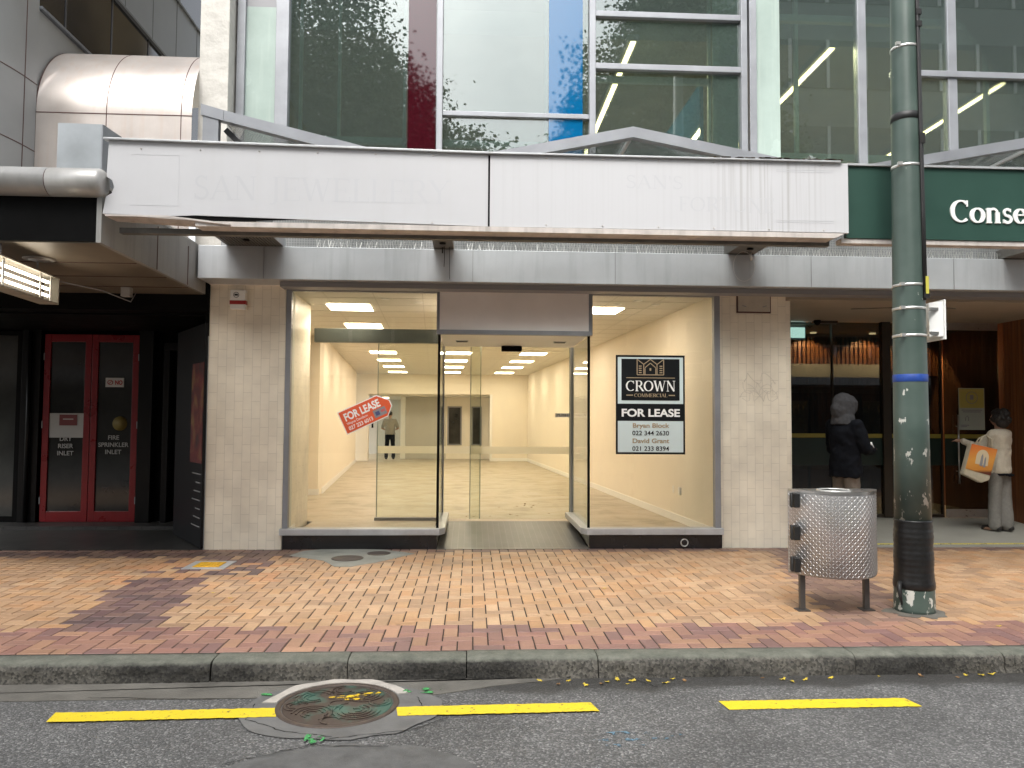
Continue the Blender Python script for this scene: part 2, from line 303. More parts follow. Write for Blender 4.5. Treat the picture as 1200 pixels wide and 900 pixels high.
def polemat():
    m, t, b, N, L = nodes('chipped_green_paint')
    tc = N('ShaderNodeTexCoord'); n = N('ShaderNodeTexNoise'); n.inputs['Scale'].default_value = 14; n.inputs['Detail'].default_value = 7; n.inputs['Roughness'].default_value = .6
    mp = N('ShaderNodeMapping'); mp.inputs['Scale'].default_value = (1, 1, .55); L(tc.outputs['Object'], mp.inputs[0]); L(mp.outputs[0], n.inputs['Vector'])
    sx = N('ShaderNodeSeparateXYZ'); L(tc.outputs['Object'], sx.inputs[0])
    hz = N('ShaderNodeMapRange'); hz.inputs[1].default_value = .2; hz.inputs[2].default_value = 2.4; hz.inputs[3].default_value = .035; hz.inputs[4].default_value = -.10; L(sx.outputs['Z'], hz.inputs[0])
    ad = N('ShaderNodeMath'); ad.operation = 'ADD'; L(n.outputs['Fac'], ad.inputs[0]); L(hz.outputs[0], ad.inputs[1])
    r = N('ShaderNodeMapRange'); r.inputs[1].default_value = .605; r.inputs[2].default_value = .62; L(ad.outputs[0], r.inputs[0])
    n2 = N('ShaderNodeTexNoise'); n2.inputs['Scale'].default_value = 3; n2.inputs['Detail'].default_value = 7; L(tc.outputs['Object'], n2.inputs['Vector'])
    g = N('ShaderNodeValToRGB'); g.color_ramp.elements[0].position = .3; g.color_ramp.elements[1].position = .7
    g.color_ramp.elements[0].color = (.045, .072, .060, 1); g.color_ramp.elements[1].color = (.085, .118, .102, 1); L(n2.outputs['Fac'], g.inputs[0])
    x = N('ShaderNodeMix'); x.data_type = 'RGBA'; L(r.outputs[0], x.inputs[0]); L(g.outputs[0], x.inputs[6]); x.inputs[7].default_value = (.55, .55, .50, 1)
    L(x.outputs[2], b.inputs['Base Color']); b.inputs['Roughness'].default_value = .42
    return m
K['pole'] = polemat()
def shopfloor():
    m, t, b, N, L = nodes('patchy_shop_floor')
    tc = N('ShaderNodeTexCoord'); mp = N('ShaderNodeMapping'); mp.inputs['Scale'].default_value = (.9, 1.1, 1); L(tc.outputs['Object'], mp.inputs[0])
    n = N('ShaderNodeTexNoise'); n.inputs['Scale'].default_value = 2.4; n.inputs['Detail'].default_value = 8; n.inputs['Roughness'].default_value = .6; n.inputs['Distortion'].default_value = .4; L(mp.outputs[0], n.inputs['Vector'])
    r = N('ShaderNodeValToRGB'); e = r.color_ramp.elements; e[0].position = .3; e[1].position = .7; e[0].color = (.31, .265, .19, 1); e[1].color = (.50, .45, .37, 1)
    q = e.new(.5); q.color = (.46, .39, .28, 1); L(n.outputs['Fac'], r.inputs[0])
    v = N('ShaderNodeTexVoronoi'); v.inputs['Scale'].default_value = 1.6; L(tc.outputs['Object'], v.inputs['Vector'])
    s = N('ShaderNodeMapRange'); s.inputs[1].default_value = .03; s.inputs[2].default_value = .055; s.inputs[3].default_value = .8; s.inputs[4].default_value = 0; L(v.outputs['Distance'], s.inputs[0])
    x = N('ShaderNodeMix'); x.data_type = 'RGBA'; L(s.outputs[0], x.inputs[0]); L(r.outputs[0], x.inputs[6]); x.inputs[7].default_value = (.13, .08, .04, 1)
    L(x.outputs[2], b.inputs['Base Color']); b.inputs['Roughness'].default_value = .5
    return m
K['shopfloor'] = shopfloor()
def covermat():
    m, t, b, N, L = nodes('cast_iron_cover')
    tc = N('ShaderNodeTexCoord'); n = N('ShaderNodeTexNoise'); n.inputs['Scale'].default_value = 5; n.inputs['Detail'].default_value = 6; L(tc.outputs['Object'], n.inputs['Vector'])
    r = N('ShaderNodeValToRGB'); e = r.color_ramp.elements; e[0].position = .5; e[1].position = .62; e[0].color = (.085, .062, .05, 1); e[1].color = (.075, .155, .12, 1); L(n.outputs['Fac'], r.inputs[0])
    L(r.outputs[0], b.inputs['Base Color']); b.inputs['Roughness'].default_value = .5; b.inputs['Metallic'].default_value = .4
    return m
K['cover'] = covermat()

# ------------------------------------------------------------------ mesh helpers
def wo(o):
    v = Vector((0, 0, 0))
    while o: v += o.location; o = o.parent
    return v
class MB:
    def __init__(s): s.v = []; s.f = []; s.c = []; s.sm = []
    def add(s, vs, fs, smooth=False):
        n = len(s.v); s.v += [tuple(v) for v in vs]; s.f += [tuple(i+n for i in f) for f in fs]; s.sm += [smooth]*len(fs); return s
    def box(s, x0, x1, y0, y1, z0, z1):
        return s.add([(x0,y0,z0),(x1,y0,z0),(x1,y1,z0),(x0,y1,z0),(x0,y0,z1),(x1,y0,z1),(x1,y1,z1),(x0,y1,z1)],
              [(0,3,2,1),(4,5,6,7),(0,1,5,4),(1,2,6,5),(2,3,7,6),(3,0,4,7)])
    def obox(s, a, b, width, h, up=(0, 0, 1)):
        """bar from a to b, width across, h along up"""
        a = Vector(a); b = Vector(b); d = (b-a).normalized(); up = Vector(up); sd_ = d.cross(up).normalized(); u = sd_.cross(d).normalized()
        q = [a+sd_*(i*width/2)+u*(j*h/2) for i, j in ((-1,-1),(1,-1),(1,1),(-1,1))] + [b+sd_*(i*width/2)+u*(j*h/2) for i, j in ((-1,-1),(1,-1),(1,1),(-1,1))]
        return s.add(q, [(0,1,2,3),(4,7,6,5),(0,4,5,1),(1,5,6,2),(2,6,7,3),(3,7,4,0)])
    def prism(s, pts, ext):
        """planar polygon pts (3D) pushed along ext"""
        n = len(pts); e = Vector(ext); vs_ = [Vector(p) for p in pts] + [Vector(p)+e for p in pts]
        return s.add(vs_, [tuple(range(n))[::-1], tuple(range(n, 2*n))] + [(i, (i+1) % n, n+(i+1) % n, n+i) for i in range(n)])
    def tube(s, path, r, n=10, cap=True):
        path = [Vector(p) for p in path]; rs = r if isinstance(r, (list, tuple)) else [r]*len(path); rings = []
        u = None
        for i, p in enumerate(path):
            d = (path[min(i+1, len(path)-1)] - path[max(i-1, 0)]).normalized()
            if u is None: u = d.orthogonal().normalized()
            u = (u - d*u.dot(d)); u = u.normalized() if u.length > 1e-5 else d.orthogonal().normalized()
            w_ = d.cross(u); rings.append([p + (u*math.cos(2*math.pi*k/n) + w_*math.sin(2*math.pi*k/n))*rs[i] for k in range(n)])
        vs_ = [v for rg in rings for v in rg]
        fs = [(i*n+k, i*n+(k+1) % n, (i+1)*n+(k+1) % n, (i+1)*n+k) for i in range(len(path)-1) for k in range(n)]
        if cap: fs += [tuple(range(n))[::-1], tuple(range((len(path)-1)*n, len(path)*n))]
        return s.add(vs_, fs, True)
    def lathe(s, prof, c=(0, 0, 0), n=32, smooth=True):
        c = Vector(c); vs_ = [c+Vector((r*math.cos(2*math.pi*k/n), r*math.sin(2*math.pi*k/n), z)) for r, z in prof for k in range(n)]
        fs = [(i*n+k, i*n+(k+1) % n, (i+1)*n+(k+1) % n, (i+1)*n+k) for i in range(len(prof)-1) for k in range(n)]
        fs += [tuple(range(n))[::-1], tuple(range((len(prof)-1)*n, len(prof)*n))]
        return s.add(vs_, fs, smooth)
    def build(s, name, m, parent=None, bevel=0, local=False):
        me = bpy.data.meshes.new(name); off = Vector((0, 0, 0)) if (local or parent is None) else wo(parent)
        me.from_pydata([Vector(v)-off for v in s.v], [], s.f); me.materials.append(m)
        for p, q in zip(me.polygons, s.sm): p.use_smooth = q
        me.update(); o = bpy.data.objects.new(name, me); COL.objects.link(o); o.parent = parent
        bm = bmesh.new(); bm.from_mesh(me); bmesh.ops.recalc_face_normals(bm, faces=bm.faces); bm.to_mesh(me); bm.free()
        if bevel:
            b = o.modifiers.new('bevel', 'BEVEL'); b.width = bevel; b.segments = 2; b.limit_method = 'ANGLE'; b.angle_limit = R(40)
        return o
def tag(o, label=None, cat=None, group=None, kind=None):
    if label: o['label'] = label
    if cat: o['category'] = cat
    if group: o['group'] = group
    if kind: o['kind'] = kind
    return o
def empty(name, loc, label, cat, group=None, rz=0):
    o = bpy.data.objects.new(name, None); o.empty_display_size = .1; COL.objects.link(o); o.location = loc; o.rotation_euler = (0, 0, rz)
    return tag(o, label, cat, group)
def bx(name, m, parent, *b, bevel=0): return MB().box(*b).build(name, m, parent, bevel)
def copy_tree(o, parent=None):
    c = o.copy(); COL.objects.link(c); c.parent = parent
    for ch in list(o.children): copy_tree(ch, c)
    return c
def struct(o): o['kind'] = 'structure'; return o

# lettering: text object standing in the XZ plane, facing the street (-Y)
def text(s, x, y, z, size, m, parent, width=None, bold=0., rot=0., align='LEFT', depth=.0015, name='lettering'):
    c = bpy.data.curves.new(name, 'FONT'); c.body = s; c.size = size; c.extrude = depth; c.offset = bold; c.align_x = align; c.materials.append(m)
    o = bpy.data.objects.new(name, c); COL.objects.link(o); o.parent = parent
    o.rotation_euler = (R(90), 0, 0)
    if rot: o.rotation_euler = (Matrix.Rotation(-rot, 3, 'Y') @ Matrix.Rotation(R(90), 3, 'X')).to_euler()
    o.location = Vector((x, y, z)) - (wo(parent) if parent else Vector())
    if width:
        bpy.context.view_layer.update(); wd = o.dimensions.x
        if wd > 0: o.scale = (width/wd, 1, 1)
    bpy.context.view_layer.update()
    me = bpy.data.meshes.new_from_object(o.evaluated_get(bpy.context.evaluated_depsgraph_get()))
    n = bpy.data.objects.new(name, me); COL.objects.link(n); n.parent = parent; n.matrix_basis = o.matrix_basis.copy()
    bpy.data.objects.remove(o); return n
def arc(cx, cy, rx, ry, a0, a1, n=14): return [(cx+rx*math.cos(R(a0+(a1-a0)*i/n)), cy+ry*math.sin(R(a0+(a1-a0)*i/n))) for i in range(n+1)]
T = .15; t_ = .05
SG = {
 'C': (.84, [(arc(.45,.5,.38,.46,48,312,22), None), ([(.72,.98),(.72,.70)], .05)]),
 'R': (.80, [([(.17,0),(.17,1)], T), ([(.17,.97),(.4,.97)], t_), (arc(.4,.74,.2,.235,90,-90), None), ([(.4,.5),(.17,.5)], t_), ([(.4,.5),(.74,.02)], T), ([(.04,.02),(.32,.02)], t_), ([(.04,.98),(.2,.98)], t_), ([(.66,.02),(.84,.02)], t_)]),
 'O': (.92, [(arc(.45,.5,.37,.465,0,360,30), None)]),
 'W': (1.15, [([(.1,1),(.36,0)], T), ([(.36,0),(.57,.95)], t_), ([(.57,.95),(.80,0)], T), ([(.80,0),(1.03,1)], t_), ([(0,.98),(.24,.98)], t_), ([(.93,.98),(1.12,.98)], t_)]),
 'N': (.90, [([(.16,0),(.16,1)], t_), ([(.16,1),(.74,0)], T), ([(.74,0),(.74,1)], t_), ([(.04,.98),(.24,.98)], t_), ([(.05,.02),(.27,.02)], t_), ([(.63,.98),(.85,.98)], t_)]),
 'S': (.64, [(arc(.32,.745,.19,.215,35,270), .10), (arc(.32,.265,.22,.235,90,-145), .11), ([(.5,.98),(.5,.78)], .05), ([(.1,.02),(.1,.24)], .05)]),
 'A': (.84, [([(.08,0),(.42,1)], t_), ([(.4,1),(.74,0)], T), ([(.2,.34),(.62,.34)], t_), ([(0,.02),(.18,.02)], t_), ([(.62,.02),(.86,.02)], t_)]),
 'J': (.46, [([(.26,1),(.26,.05)], T), (arc(.12,.05,.14,.2,0,-120,6), None), ([(.13,.98),(.39,.98)], t_)]),
 'E': (.72, [([(.17,0),(.17,1)], T), ([(.05,.975),(.62,.975)], t_), ([(.17,.5),(.5,.5)], t_), ([(.05,.025),(.65,.025)], t_), ([(.62,1),(.62,.8)], t_), ([(.66,0),(.66,.22)], t_), ([(.5,.6),(.5,.4)], t_)]),
 'F': (.68, [([(.17,0),(.17,1)], T), ([(.05,.975),(.62,.975)], t_), ([(.17,.5),(.5,.5)], t_), ([(.05,.02),(.30,.02)], t_), ([(.62,1),(.62,.8)], t_)]),
 'L': (.68, [([(.17,0),(.17,1)], T), ([(.05,.025),(.62,.025)], t_), ([(.05,.98),(.30,.98)], t_), ([(.63,0),(.63,.22)], t_)]),
 'Y': (.82, [([(.08,1),(.41,.48)], T), ([(.41,.48),(.74,1)], t_), ([(.41,.5),(.41,0)], T), ([(.28,.02),(.54,.02)], t_), ([(0,.98),(.2,.98)], t_), ([(.64,.98),(.84,.98)], t_)]),
 'M': (1.05, [([(.14,0),(.16,1)], t_), ([(.16,1),(.5,.05)], T), ([(.5,.05),(.86,1)], t_), ([(.88,1),(.88,0)], T), ([(.03,.02),(.25,.02)], t_), ([(.76,.02),(1.0,.02)], t_)]),
 'I': (.36, [([(.18,0),(.18,1)], T), ([(.05,.02),(.31,.02)], t_), ([(.05,.98),(.31,.98)], t_)]),
 'T': (.76, [([(.38,0),(.38,1)], T), ([(.04,.975),(.72,.975)], t_), ([(.05,1),(.05,.8)], t_), ([(.71,1),(.71,.8)], t_), ([(.26,.02),(.5,.02)], t_)]),
 'U': (.86, [([(.15,1),(.15,.3)], T), (arc(.42,.3,.27,.27,180,360), None), ([(.69,.3),(.69,1)], t_), ([(.03,.98),(.27,.98)], t_), ([(.58,.98),(.8,.98)], t_)]),
 "'": (.22, [([(.1,1),(.1,.72)], .09)]),
 ' ': (.42, []),
 'o': (.68, [(arc(.33,.33,.25,.30,0,360,24), None)]),
 'n': (.72, [([(.15,0),(.15,.66)], T), (arc(.34,.40,.2,.23,170,20,8), .08), ([(.53,.48),(.53,0)], T), ([(.03,.02),(.28,.02)], t_), ([(.41,.02),(.66,.02)], t_), ([(.02,.6),(.16,.64)], t_)]),
 's': (.52, [(arc(.25,.48,.14,.145,40,270), .085), (arc(.25,.18,.16,.15,90,-150), .095), ([(.38,.64),(.38,.5)], .04), ([(.08,.01),(.08,.17)], .04)]),
 'e': (.62, [(arc(.31,.33,.23,.30,20,325,22), None), ([(.1,.38),(.53,.38)], t_)]),
 'r': (.50, [([(.15,0),(.15,.66)], T), (arc(.32,.42,.15,.2,150,50,6), .09), ([(.03,.02),(.3,.02)], t_), ([(.02,.6),(.16,.64)], t_)]),
 'v': (.64, [([(.1,.66),(.32,0)], T), ([(.32,0),(.54,.66)], t_), ([(.01,.64),(.2,.64)], t_), ([(.45,.64),(.63,.64)], t_)]),
 'a': (.62, [(arc(.28,.46,.18,.18,150,10,8), .08), ([(.46,.5),(.46,.05)], T), (arc(.27,.18,.17,.16,60,330,12), .09), ([(.46,.04),(.58,.02)], t_)]),
 't': (.44, [([(.2,.85),(.2,.1)], T), (arc(.32,.12,.12,.1,180,300,6), .07), ([(.04,.63),(.38,.63)], t_)]),
 'i': (.34, [([(.16,0),(.16,.66)], T), ([(.03,.02),(.3,.02)], t_), ([(.02,.62),(.16,.64)], t_), ([(.16,.82),(.16,.97)], .14)]),
}
def serif(s, x, y, z, h, width, m, parent, depth=.004, name='lettering', wt=1., skip='', step=.00025):
    mb = MB(); cx = 0; tot = sum(SG[c][0] for c in s); kx = width/(tot) if width else h; k = 0
    for ch in s:
        wd, strokes = SG[ch]
        if ch in skip: strokes = []
        for pts, wdt in strokes:
            k += 1; P = [Vector((p[0], p[1])) for p in pts]
            L_, R_ = [], []
            for i, p in enumerate(P):
                d = (P[min(i+1, len(P)-1)]-P[max(i-1, 0)]); d.normalize()
                ww = (wdt if wdt else t_+(T-t_)*abs(d.y)**1.3)*wt; nn = Vector((-d.y, d.x))*ww/2
                L_.append(p+nn); R_.append(p-nn)
            yy = y - (k % 7)*step
            poly = L_+R_[::-1]
            W3 = lambda q, yq: (x+(cx+q.x)*kx, yq, z+q.y*h)
            for i in range(len(P)-1):
                q = [L_[i], L_[i+1], R_[i+1], R_[i]]
                mb.add([W3(a, yy) for a in q]+[W3(a, y+depth) for a in q], [(0,1,2,3),(0,4,5,1),(2,6,7,3),(1,5,6,2),(3,7,4,0)])
        cx += wd
    return mb.build(name, m, parent)

# ================================================================== SETTING: ground, road, footpath
g = MB(); g.box(-300, 300, -300, 300, -.6, -.17); struct(g.build('ground', K['grey_conc']))
g = MB(); g.add([(-60,-4.2,-.13),(60,-4.2,-.13),(60,4.935,-.13),(-60,4.935,-.13)], [(0,1,2,3)]); struct(g.build('road', K['asphalt']))
g = MB(); g.box(-60, 60, -9.5, -4.2, -.16, 0.0); struct(g.build('far_footpath', K['grey_conc']))
# kerb: one rough profile swept along the street, with open joints between the stones
def kerb():
    prof = [(5.095, -.03), (5.095, -.001), (5.05, .0), (4.99, -.001), (4.955, -.006), (4.938, -.018), (4.93, -.034), (4.925, -.05), (4.922, -.066), (4.92, -.083), (4.917, -.1), (4.914, -.115), (4.91, -.14)]
    joints = [-9.9, -8.6, -7.2, -5.9, -4.6, -3.1, -1.60, -.76, -.02, .82, 1.66, 2.5, 3.5, 4.9, 6.2, 7.5, 8.9, 10.2, 11.5]
    mb = MB(); np_ = len(prof)
    for a, b in zip(joints[:-1], joints[1:]):
        g0 = .005 if a in (-1.6, -.02, -3.1) else .0014; n = max(8, int((b-a)/.022)); dy = random.uniform(-.006, .006); dz = random.uniform(-.003, .002)
        if a < -1.7: dy -= .004
        vs_ = []
        for i in range(n+1):
            x = a+g0+(b-a-2*g0)*i/n; e = min(i, n-i)*.022; rd = max(0, .010-e)*.35
            for k, (y, z) in enumerate(prof):
                face = 1 if k >= 5 else .18
                d = noise.fractal(Vector((x*16, y*16+5, z*16)), .8, 2.2, 4)*.010*face + noise.noise(Vector((x*1.5, 7, z)))*.006*face
                vs_.append((x, y+dy - d*(1 if k > 3 else 0) + rd*(1 if k > 3 else 0), z+dz+d*(.35 if 0 < k < 8 else 0) - rd*(1 if k < 6 else 0)))
        mb.add(vs_, [(i*np_+k, (i+1)*np_+k, (i+1)*np_+k+1, i*np_+k+1) for i in range(n) for k in range(np_-1)], True)
        mb.add([vs_[k] for k in range(np_)]+[(vs_[0][0], 5.095, -.14)], [tuple(range(np_+1))])
        mb.add([vs_[n*np_+k] for k in range(np_)]+[(vs_[-1][0], 5.095, -.14)], [tuple(range(np_+1))])
    o = struct(mb.build('kerb', K['kerb']))
    struct(MB().box(-60, 60, 4.95, 5.095, -.15, -.03).build('kerb_bedding', K['black_matt']))
    struct(MB().box(-60, -9.95, 4.93, 5.095, -.14, 0).build('kerb', K['kerb'])); struct(MB().box(11.5, 60, 4.93, 5.095, -.14, 0).build('kerb', K['kerb']))
kerb()
# clay paver footpath, laid herringbone, real bricks with their own colour
def pavers():
    W = .1035; me_v, me_f, cols = [], [], []
    x0, x1, y0, y1 = -9.5, 11.0, 5.102, 9.06
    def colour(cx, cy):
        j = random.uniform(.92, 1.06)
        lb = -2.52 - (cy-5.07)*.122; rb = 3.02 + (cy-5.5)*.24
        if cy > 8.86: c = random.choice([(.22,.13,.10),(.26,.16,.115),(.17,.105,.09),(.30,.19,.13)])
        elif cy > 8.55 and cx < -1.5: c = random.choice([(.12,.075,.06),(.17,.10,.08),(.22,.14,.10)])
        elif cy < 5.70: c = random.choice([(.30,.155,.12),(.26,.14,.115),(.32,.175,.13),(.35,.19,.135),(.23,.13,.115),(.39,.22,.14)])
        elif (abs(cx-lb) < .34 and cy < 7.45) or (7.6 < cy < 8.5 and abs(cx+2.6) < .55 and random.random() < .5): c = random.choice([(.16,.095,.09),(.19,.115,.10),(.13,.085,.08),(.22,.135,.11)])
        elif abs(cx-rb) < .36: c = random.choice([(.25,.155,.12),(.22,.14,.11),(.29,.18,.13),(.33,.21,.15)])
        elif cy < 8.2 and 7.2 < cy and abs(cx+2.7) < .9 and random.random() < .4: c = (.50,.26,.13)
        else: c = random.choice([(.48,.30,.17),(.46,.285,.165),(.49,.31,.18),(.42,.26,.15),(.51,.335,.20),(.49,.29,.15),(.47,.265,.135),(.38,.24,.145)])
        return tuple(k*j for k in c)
    nx = int((x1-x0)/W)+4; ny = int((y1-y0)/W)+4
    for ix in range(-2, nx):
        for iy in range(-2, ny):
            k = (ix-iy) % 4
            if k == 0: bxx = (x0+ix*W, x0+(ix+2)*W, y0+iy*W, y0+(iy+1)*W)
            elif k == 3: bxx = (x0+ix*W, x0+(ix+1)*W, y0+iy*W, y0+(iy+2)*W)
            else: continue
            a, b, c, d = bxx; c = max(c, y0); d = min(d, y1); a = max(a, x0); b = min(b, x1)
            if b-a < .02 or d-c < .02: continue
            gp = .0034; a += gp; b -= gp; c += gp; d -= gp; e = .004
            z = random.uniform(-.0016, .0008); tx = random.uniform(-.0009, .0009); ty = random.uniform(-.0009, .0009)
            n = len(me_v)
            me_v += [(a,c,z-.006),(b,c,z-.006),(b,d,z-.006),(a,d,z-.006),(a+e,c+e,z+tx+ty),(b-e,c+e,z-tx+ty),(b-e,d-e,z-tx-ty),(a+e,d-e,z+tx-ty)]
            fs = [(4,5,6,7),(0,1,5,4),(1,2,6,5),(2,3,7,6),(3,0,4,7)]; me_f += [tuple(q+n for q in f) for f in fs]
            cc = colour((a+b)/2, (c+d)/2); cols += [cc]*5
    me = bpy.data.meshes.new('footpath'); me.from_pydata(me_v, [], me_f); me.materials.append(K['paver'])
    at = me.color_attributes.new('col', 'FLOAT_COLOR', 'CORNER')
    for p, c in zip(me.polygons, cols):
        for li in p.loop_indices: at.data[li].color = (*c, 1)
    o = bpy.data.objects.new('footpath', me); COL.objects.link(o); struct(o)
    struct(MB().box(-60, 60, 5.095, 9.06, -.16, -.005).build('footpath_bedding', M('joint_sand', (.035, .024, .017), .9, 0, .3, 3)))
pavers()
# gutter channel: old concrete strip on the left
def blob(cx, cy, rx, ry, n=40, j=.05, seed=0, z=0):
    return [(cx+rx*math.cos(a)*(1+j*noise.noise(Vector((math.cos(a)*2, math.sin(a)*2, seed)))*2), cy+ry*math.sin(a)*(1+j*noise.noise(Vector((math.cos(a)*3, math.sin(a)*3, seed+9)))*2), z) for a in [2*math.pi*k/n for k in range(n)]]
gp = [(-60, 4.93), (-60, 4.62)] + [(x, 4.63+.02*noise.noise(Vector((x*3, 0, 0)))+max(0, (x+.3))*.32) for x in [-9+i*.1 for i in range(98)]] + [(.78, 4.93)]
MBg = MB(); MBg.prism([(x, y, -.1295) for x, y in gp], (0, 0, .004)); struct(MBg.build('gutter', K['gutter']))
# smooth mortar repair round the big cover, and the smooth patch nearer the camera
K['repair'] = M('smooth_repair', (.145, .142, .135), .7, 0, .25, 6, .25, 120)
rp_ = MB(); rp_.prism(blob(-.72, 4.44, .56, .42, 60, .05, 3, -.1255), (0, 0, .003)); struct(rp_.build('road_repair', K['repair']))
rp_ = MB(); rp_.prism(blob(-.55, 3.55, .62, .42, 60, .06, 5, -.1295), (0, 0, .003)); struct(rp_.build('road_repair', M('smooth_asphalt', (.115, .113, .108), .7, 0, .3, 9, .3, 150)))
# cracks round the repair
def crack(pts, w_=.004, z=-.1215):
    mb = MB(); P = []
    for (a, b) in zip(pts[:-1], pts[1:]):
        for i in range(9):
            q = i/9; P.append((a[0]+(b[0]-a[0])*q+random.uniform(-.008, .008), a[1]+(b[1]-a[1])*q+random.uniform(-.008, .008)))
    P.append(pts[-1])
    for a, b in zip(P[:-1], P[1:]):
        d = Vector((b[0]-a[0], b[1]-a[1])); d.normalize(); n = Vector((-d.y, d.x))*w_*random.uniform(.3, .9)
        mb.add([(a[0]+n.x, a[1]+n.y, z), (b[0]+n.x, b[1]+n.y, z), (b[0]-n.x, b[1]-n.y, z), (a[0]-n.x, a[1]-n.y, z)], [(0,1,2,3)])
    return mb
mb = MB()
for pts in ([(-1.22, 4.52), (-1.2, 4.3), (-.95, 4.12), (-.7, 4.05)], [(-.7, 4.03), (-.3, 4.12), (-.12, 4.28)], [(-.3, 4.6), (-.26, 4.45), (-.3, 4.35)], [(-2.2, 4.66), (-1.6, 4.62), (-1.25, 4.6)], [(1.0, 4.9), (1.15, 4.72)], [(-1.15, 3.75), (-.8, 3.95), (-.4, 3.92)]):
    c_ = crack(pts); mb.add(c_.v, c_.f)
struct(mb.build('road_crack', K['black_matt']))
# yellow broken line
def dash(xa, xb, ya, yb, z=-.1262):
    n = 60; top = []; bot = []
    for i in range(n+1):
        x = xa+(xb-xa)*i/n; y = ya+(yb-ya)*i/n
        top.append((x, y+.066+random.uniform(-.004, .004), z)); bot.append((x, y-.066+random.uniform(-.004, .004), z))
    top = [(top[0][0]-.02, top[0][1], z)] + top; bot[-1] = (bot[-1][0]+.03, bot[-1][1], z)
    mb = MB(); mb.add(top+bot[::-1], [tuple(range(len(top+bot)))]); return mb
for a in ((-2.25, -1.08, 4.36, 4.39), (-.39, .70, 4.38, 4.41), (1.47, 2.57, 4.42, 4.43), (3.4, 4.5, 4.43, 4.44), (-4.15, -3.05, 4.34, 4.35)):
    zz = -.1262 if a[0] != -.39 and a[0] != -2.25 else -.1205
    struct(dash(*a, z=zz).build('road_marking', K['line']))
mb = MB(); mb.box(4.0, 11.5, 9.24, 9.30, -.02, .012); struct(mb.build('step_edge_line', K['line2']))

# ================================================================== big ornamental cover in the road
mh = empty('manhole_cover', (-.745, 4.50, -.122), 'large round cast-iron cover with scroll pattern set in the road beside the kerb', 'manhole cover')
mb = MB(); mb.lathe([(.345, -.03), (.345, .003), (.338, .006), (.318, .006), (.312, .001), (.312, -.03)], (-.745, 4.50, -.122), 64); mb.build('rim', M('rusty_iron', (.10, .075, .06), .55, .4, .3, 20), mh)
mb = MB(); mb.lathe([(.309, -.03), (.309, .0), (.300, .002), (.01, .002)], (-.745, 4.50, -.122), 64)
def ridge(mb, pts, w_=.011, h=.006, z0=-.120):
    for i in range(len(pts)-1):
        a, b = Vector(pts[i]), Vector(pts[i+1]); mb.obox((a.x, a.y, z0+h/2-.001), (b.x, b.y, z0+h/2-.001), w_, h)
for (cx, cy, r0, a0) in ((-.15,.1,.12,0),(.12,-.1,.13,120),(.13,.14,.11,200),(-.12,-.14,.11,300),(0,.22,.07,90),(-.23,-.03,.065,30),(.235,.02,.06,160),(.0,-.245,.05,20),(0,.0,.05,70)):
    for k in range(int(r0/.026)):
        rr = r0-k*.026
        if rr < .012: break
        sp = 250-30*(k % 2)
        pts = [(-.745+cx+rr*math.cos(R(a0+k*35+q)), 4.50+cy+rr*math.sin(R(a0+k*35+q))) for q in range(0, sp, 12)]
        pts = [p for p in pts if (p[0]+.745)**2+(p[1]-4.5)**2 < .295**2]
        if len(pts) > 2: ridge(mb, pts)
mb.build('lid', K['cover'], mh)
mb = MB()
for q in ((-.70, 4.60, .10, .022, .15), (-.58, 4.645, .07, .018, .2), (-.66, 4.555, .05, .014, .1)):
    mb.prism([(x*1, y+(x-q[0])*q[4], -.1135) for x, y, z in blob(q[0], q[1], q[2], q[3], 24, .2, q[0])], (0, 0, .0008))
mb.build('paint_mark', splash('yellow_spray_paint', (.75, .5, .02), .44), mh)
# pale concrete arc behind the cover
pts = [(-.745+.355*math.cos(R(a)), 4.50+.355*math.sin(R(a))) for a in range(25, 176, 6)]; pts2 = [(-.745+(.43+.02*math.sin(a*.11))*math.cos(R(a)), 4.50+(.415+.012*math.sin(a*.2))*math.sin(R(a))) for a in range(175, 24, -6)]
mb = MB(); mb.prism([(x, y, -.1235) for x, y in pts+pts2], (0, 0, .006)); struct(mb.build('concrete_collar', K['light_conc']))
mb = MB()
for q in ((-.24, 4.70, .10, .05), (-.38, 4.67, .06, .05), (-.78, 4.03, .05, .08), (-1.2, 4.66, .09, .018)): mb.prism(blob(q[0], q[1], q[2], q[3], 24, .15, q[0], -.1168), (0, 0, .0006))
struct(mb.build('green_survey_mark', K['spl_green']))
mb = MB()
for q in ((.85, 3.97, .20, .02), (.82, 4.05, .12, .025), (1.02, 4.02, .10, .018), (.78, 3.9, .1, .02)): mb.prism(blob(q[0], q[1], q[2], q[3], 24, .2, q[0], -.1265), (0, 0, .0006))
struct(mb.build('blue_survey_mark', K['spl_blue']))

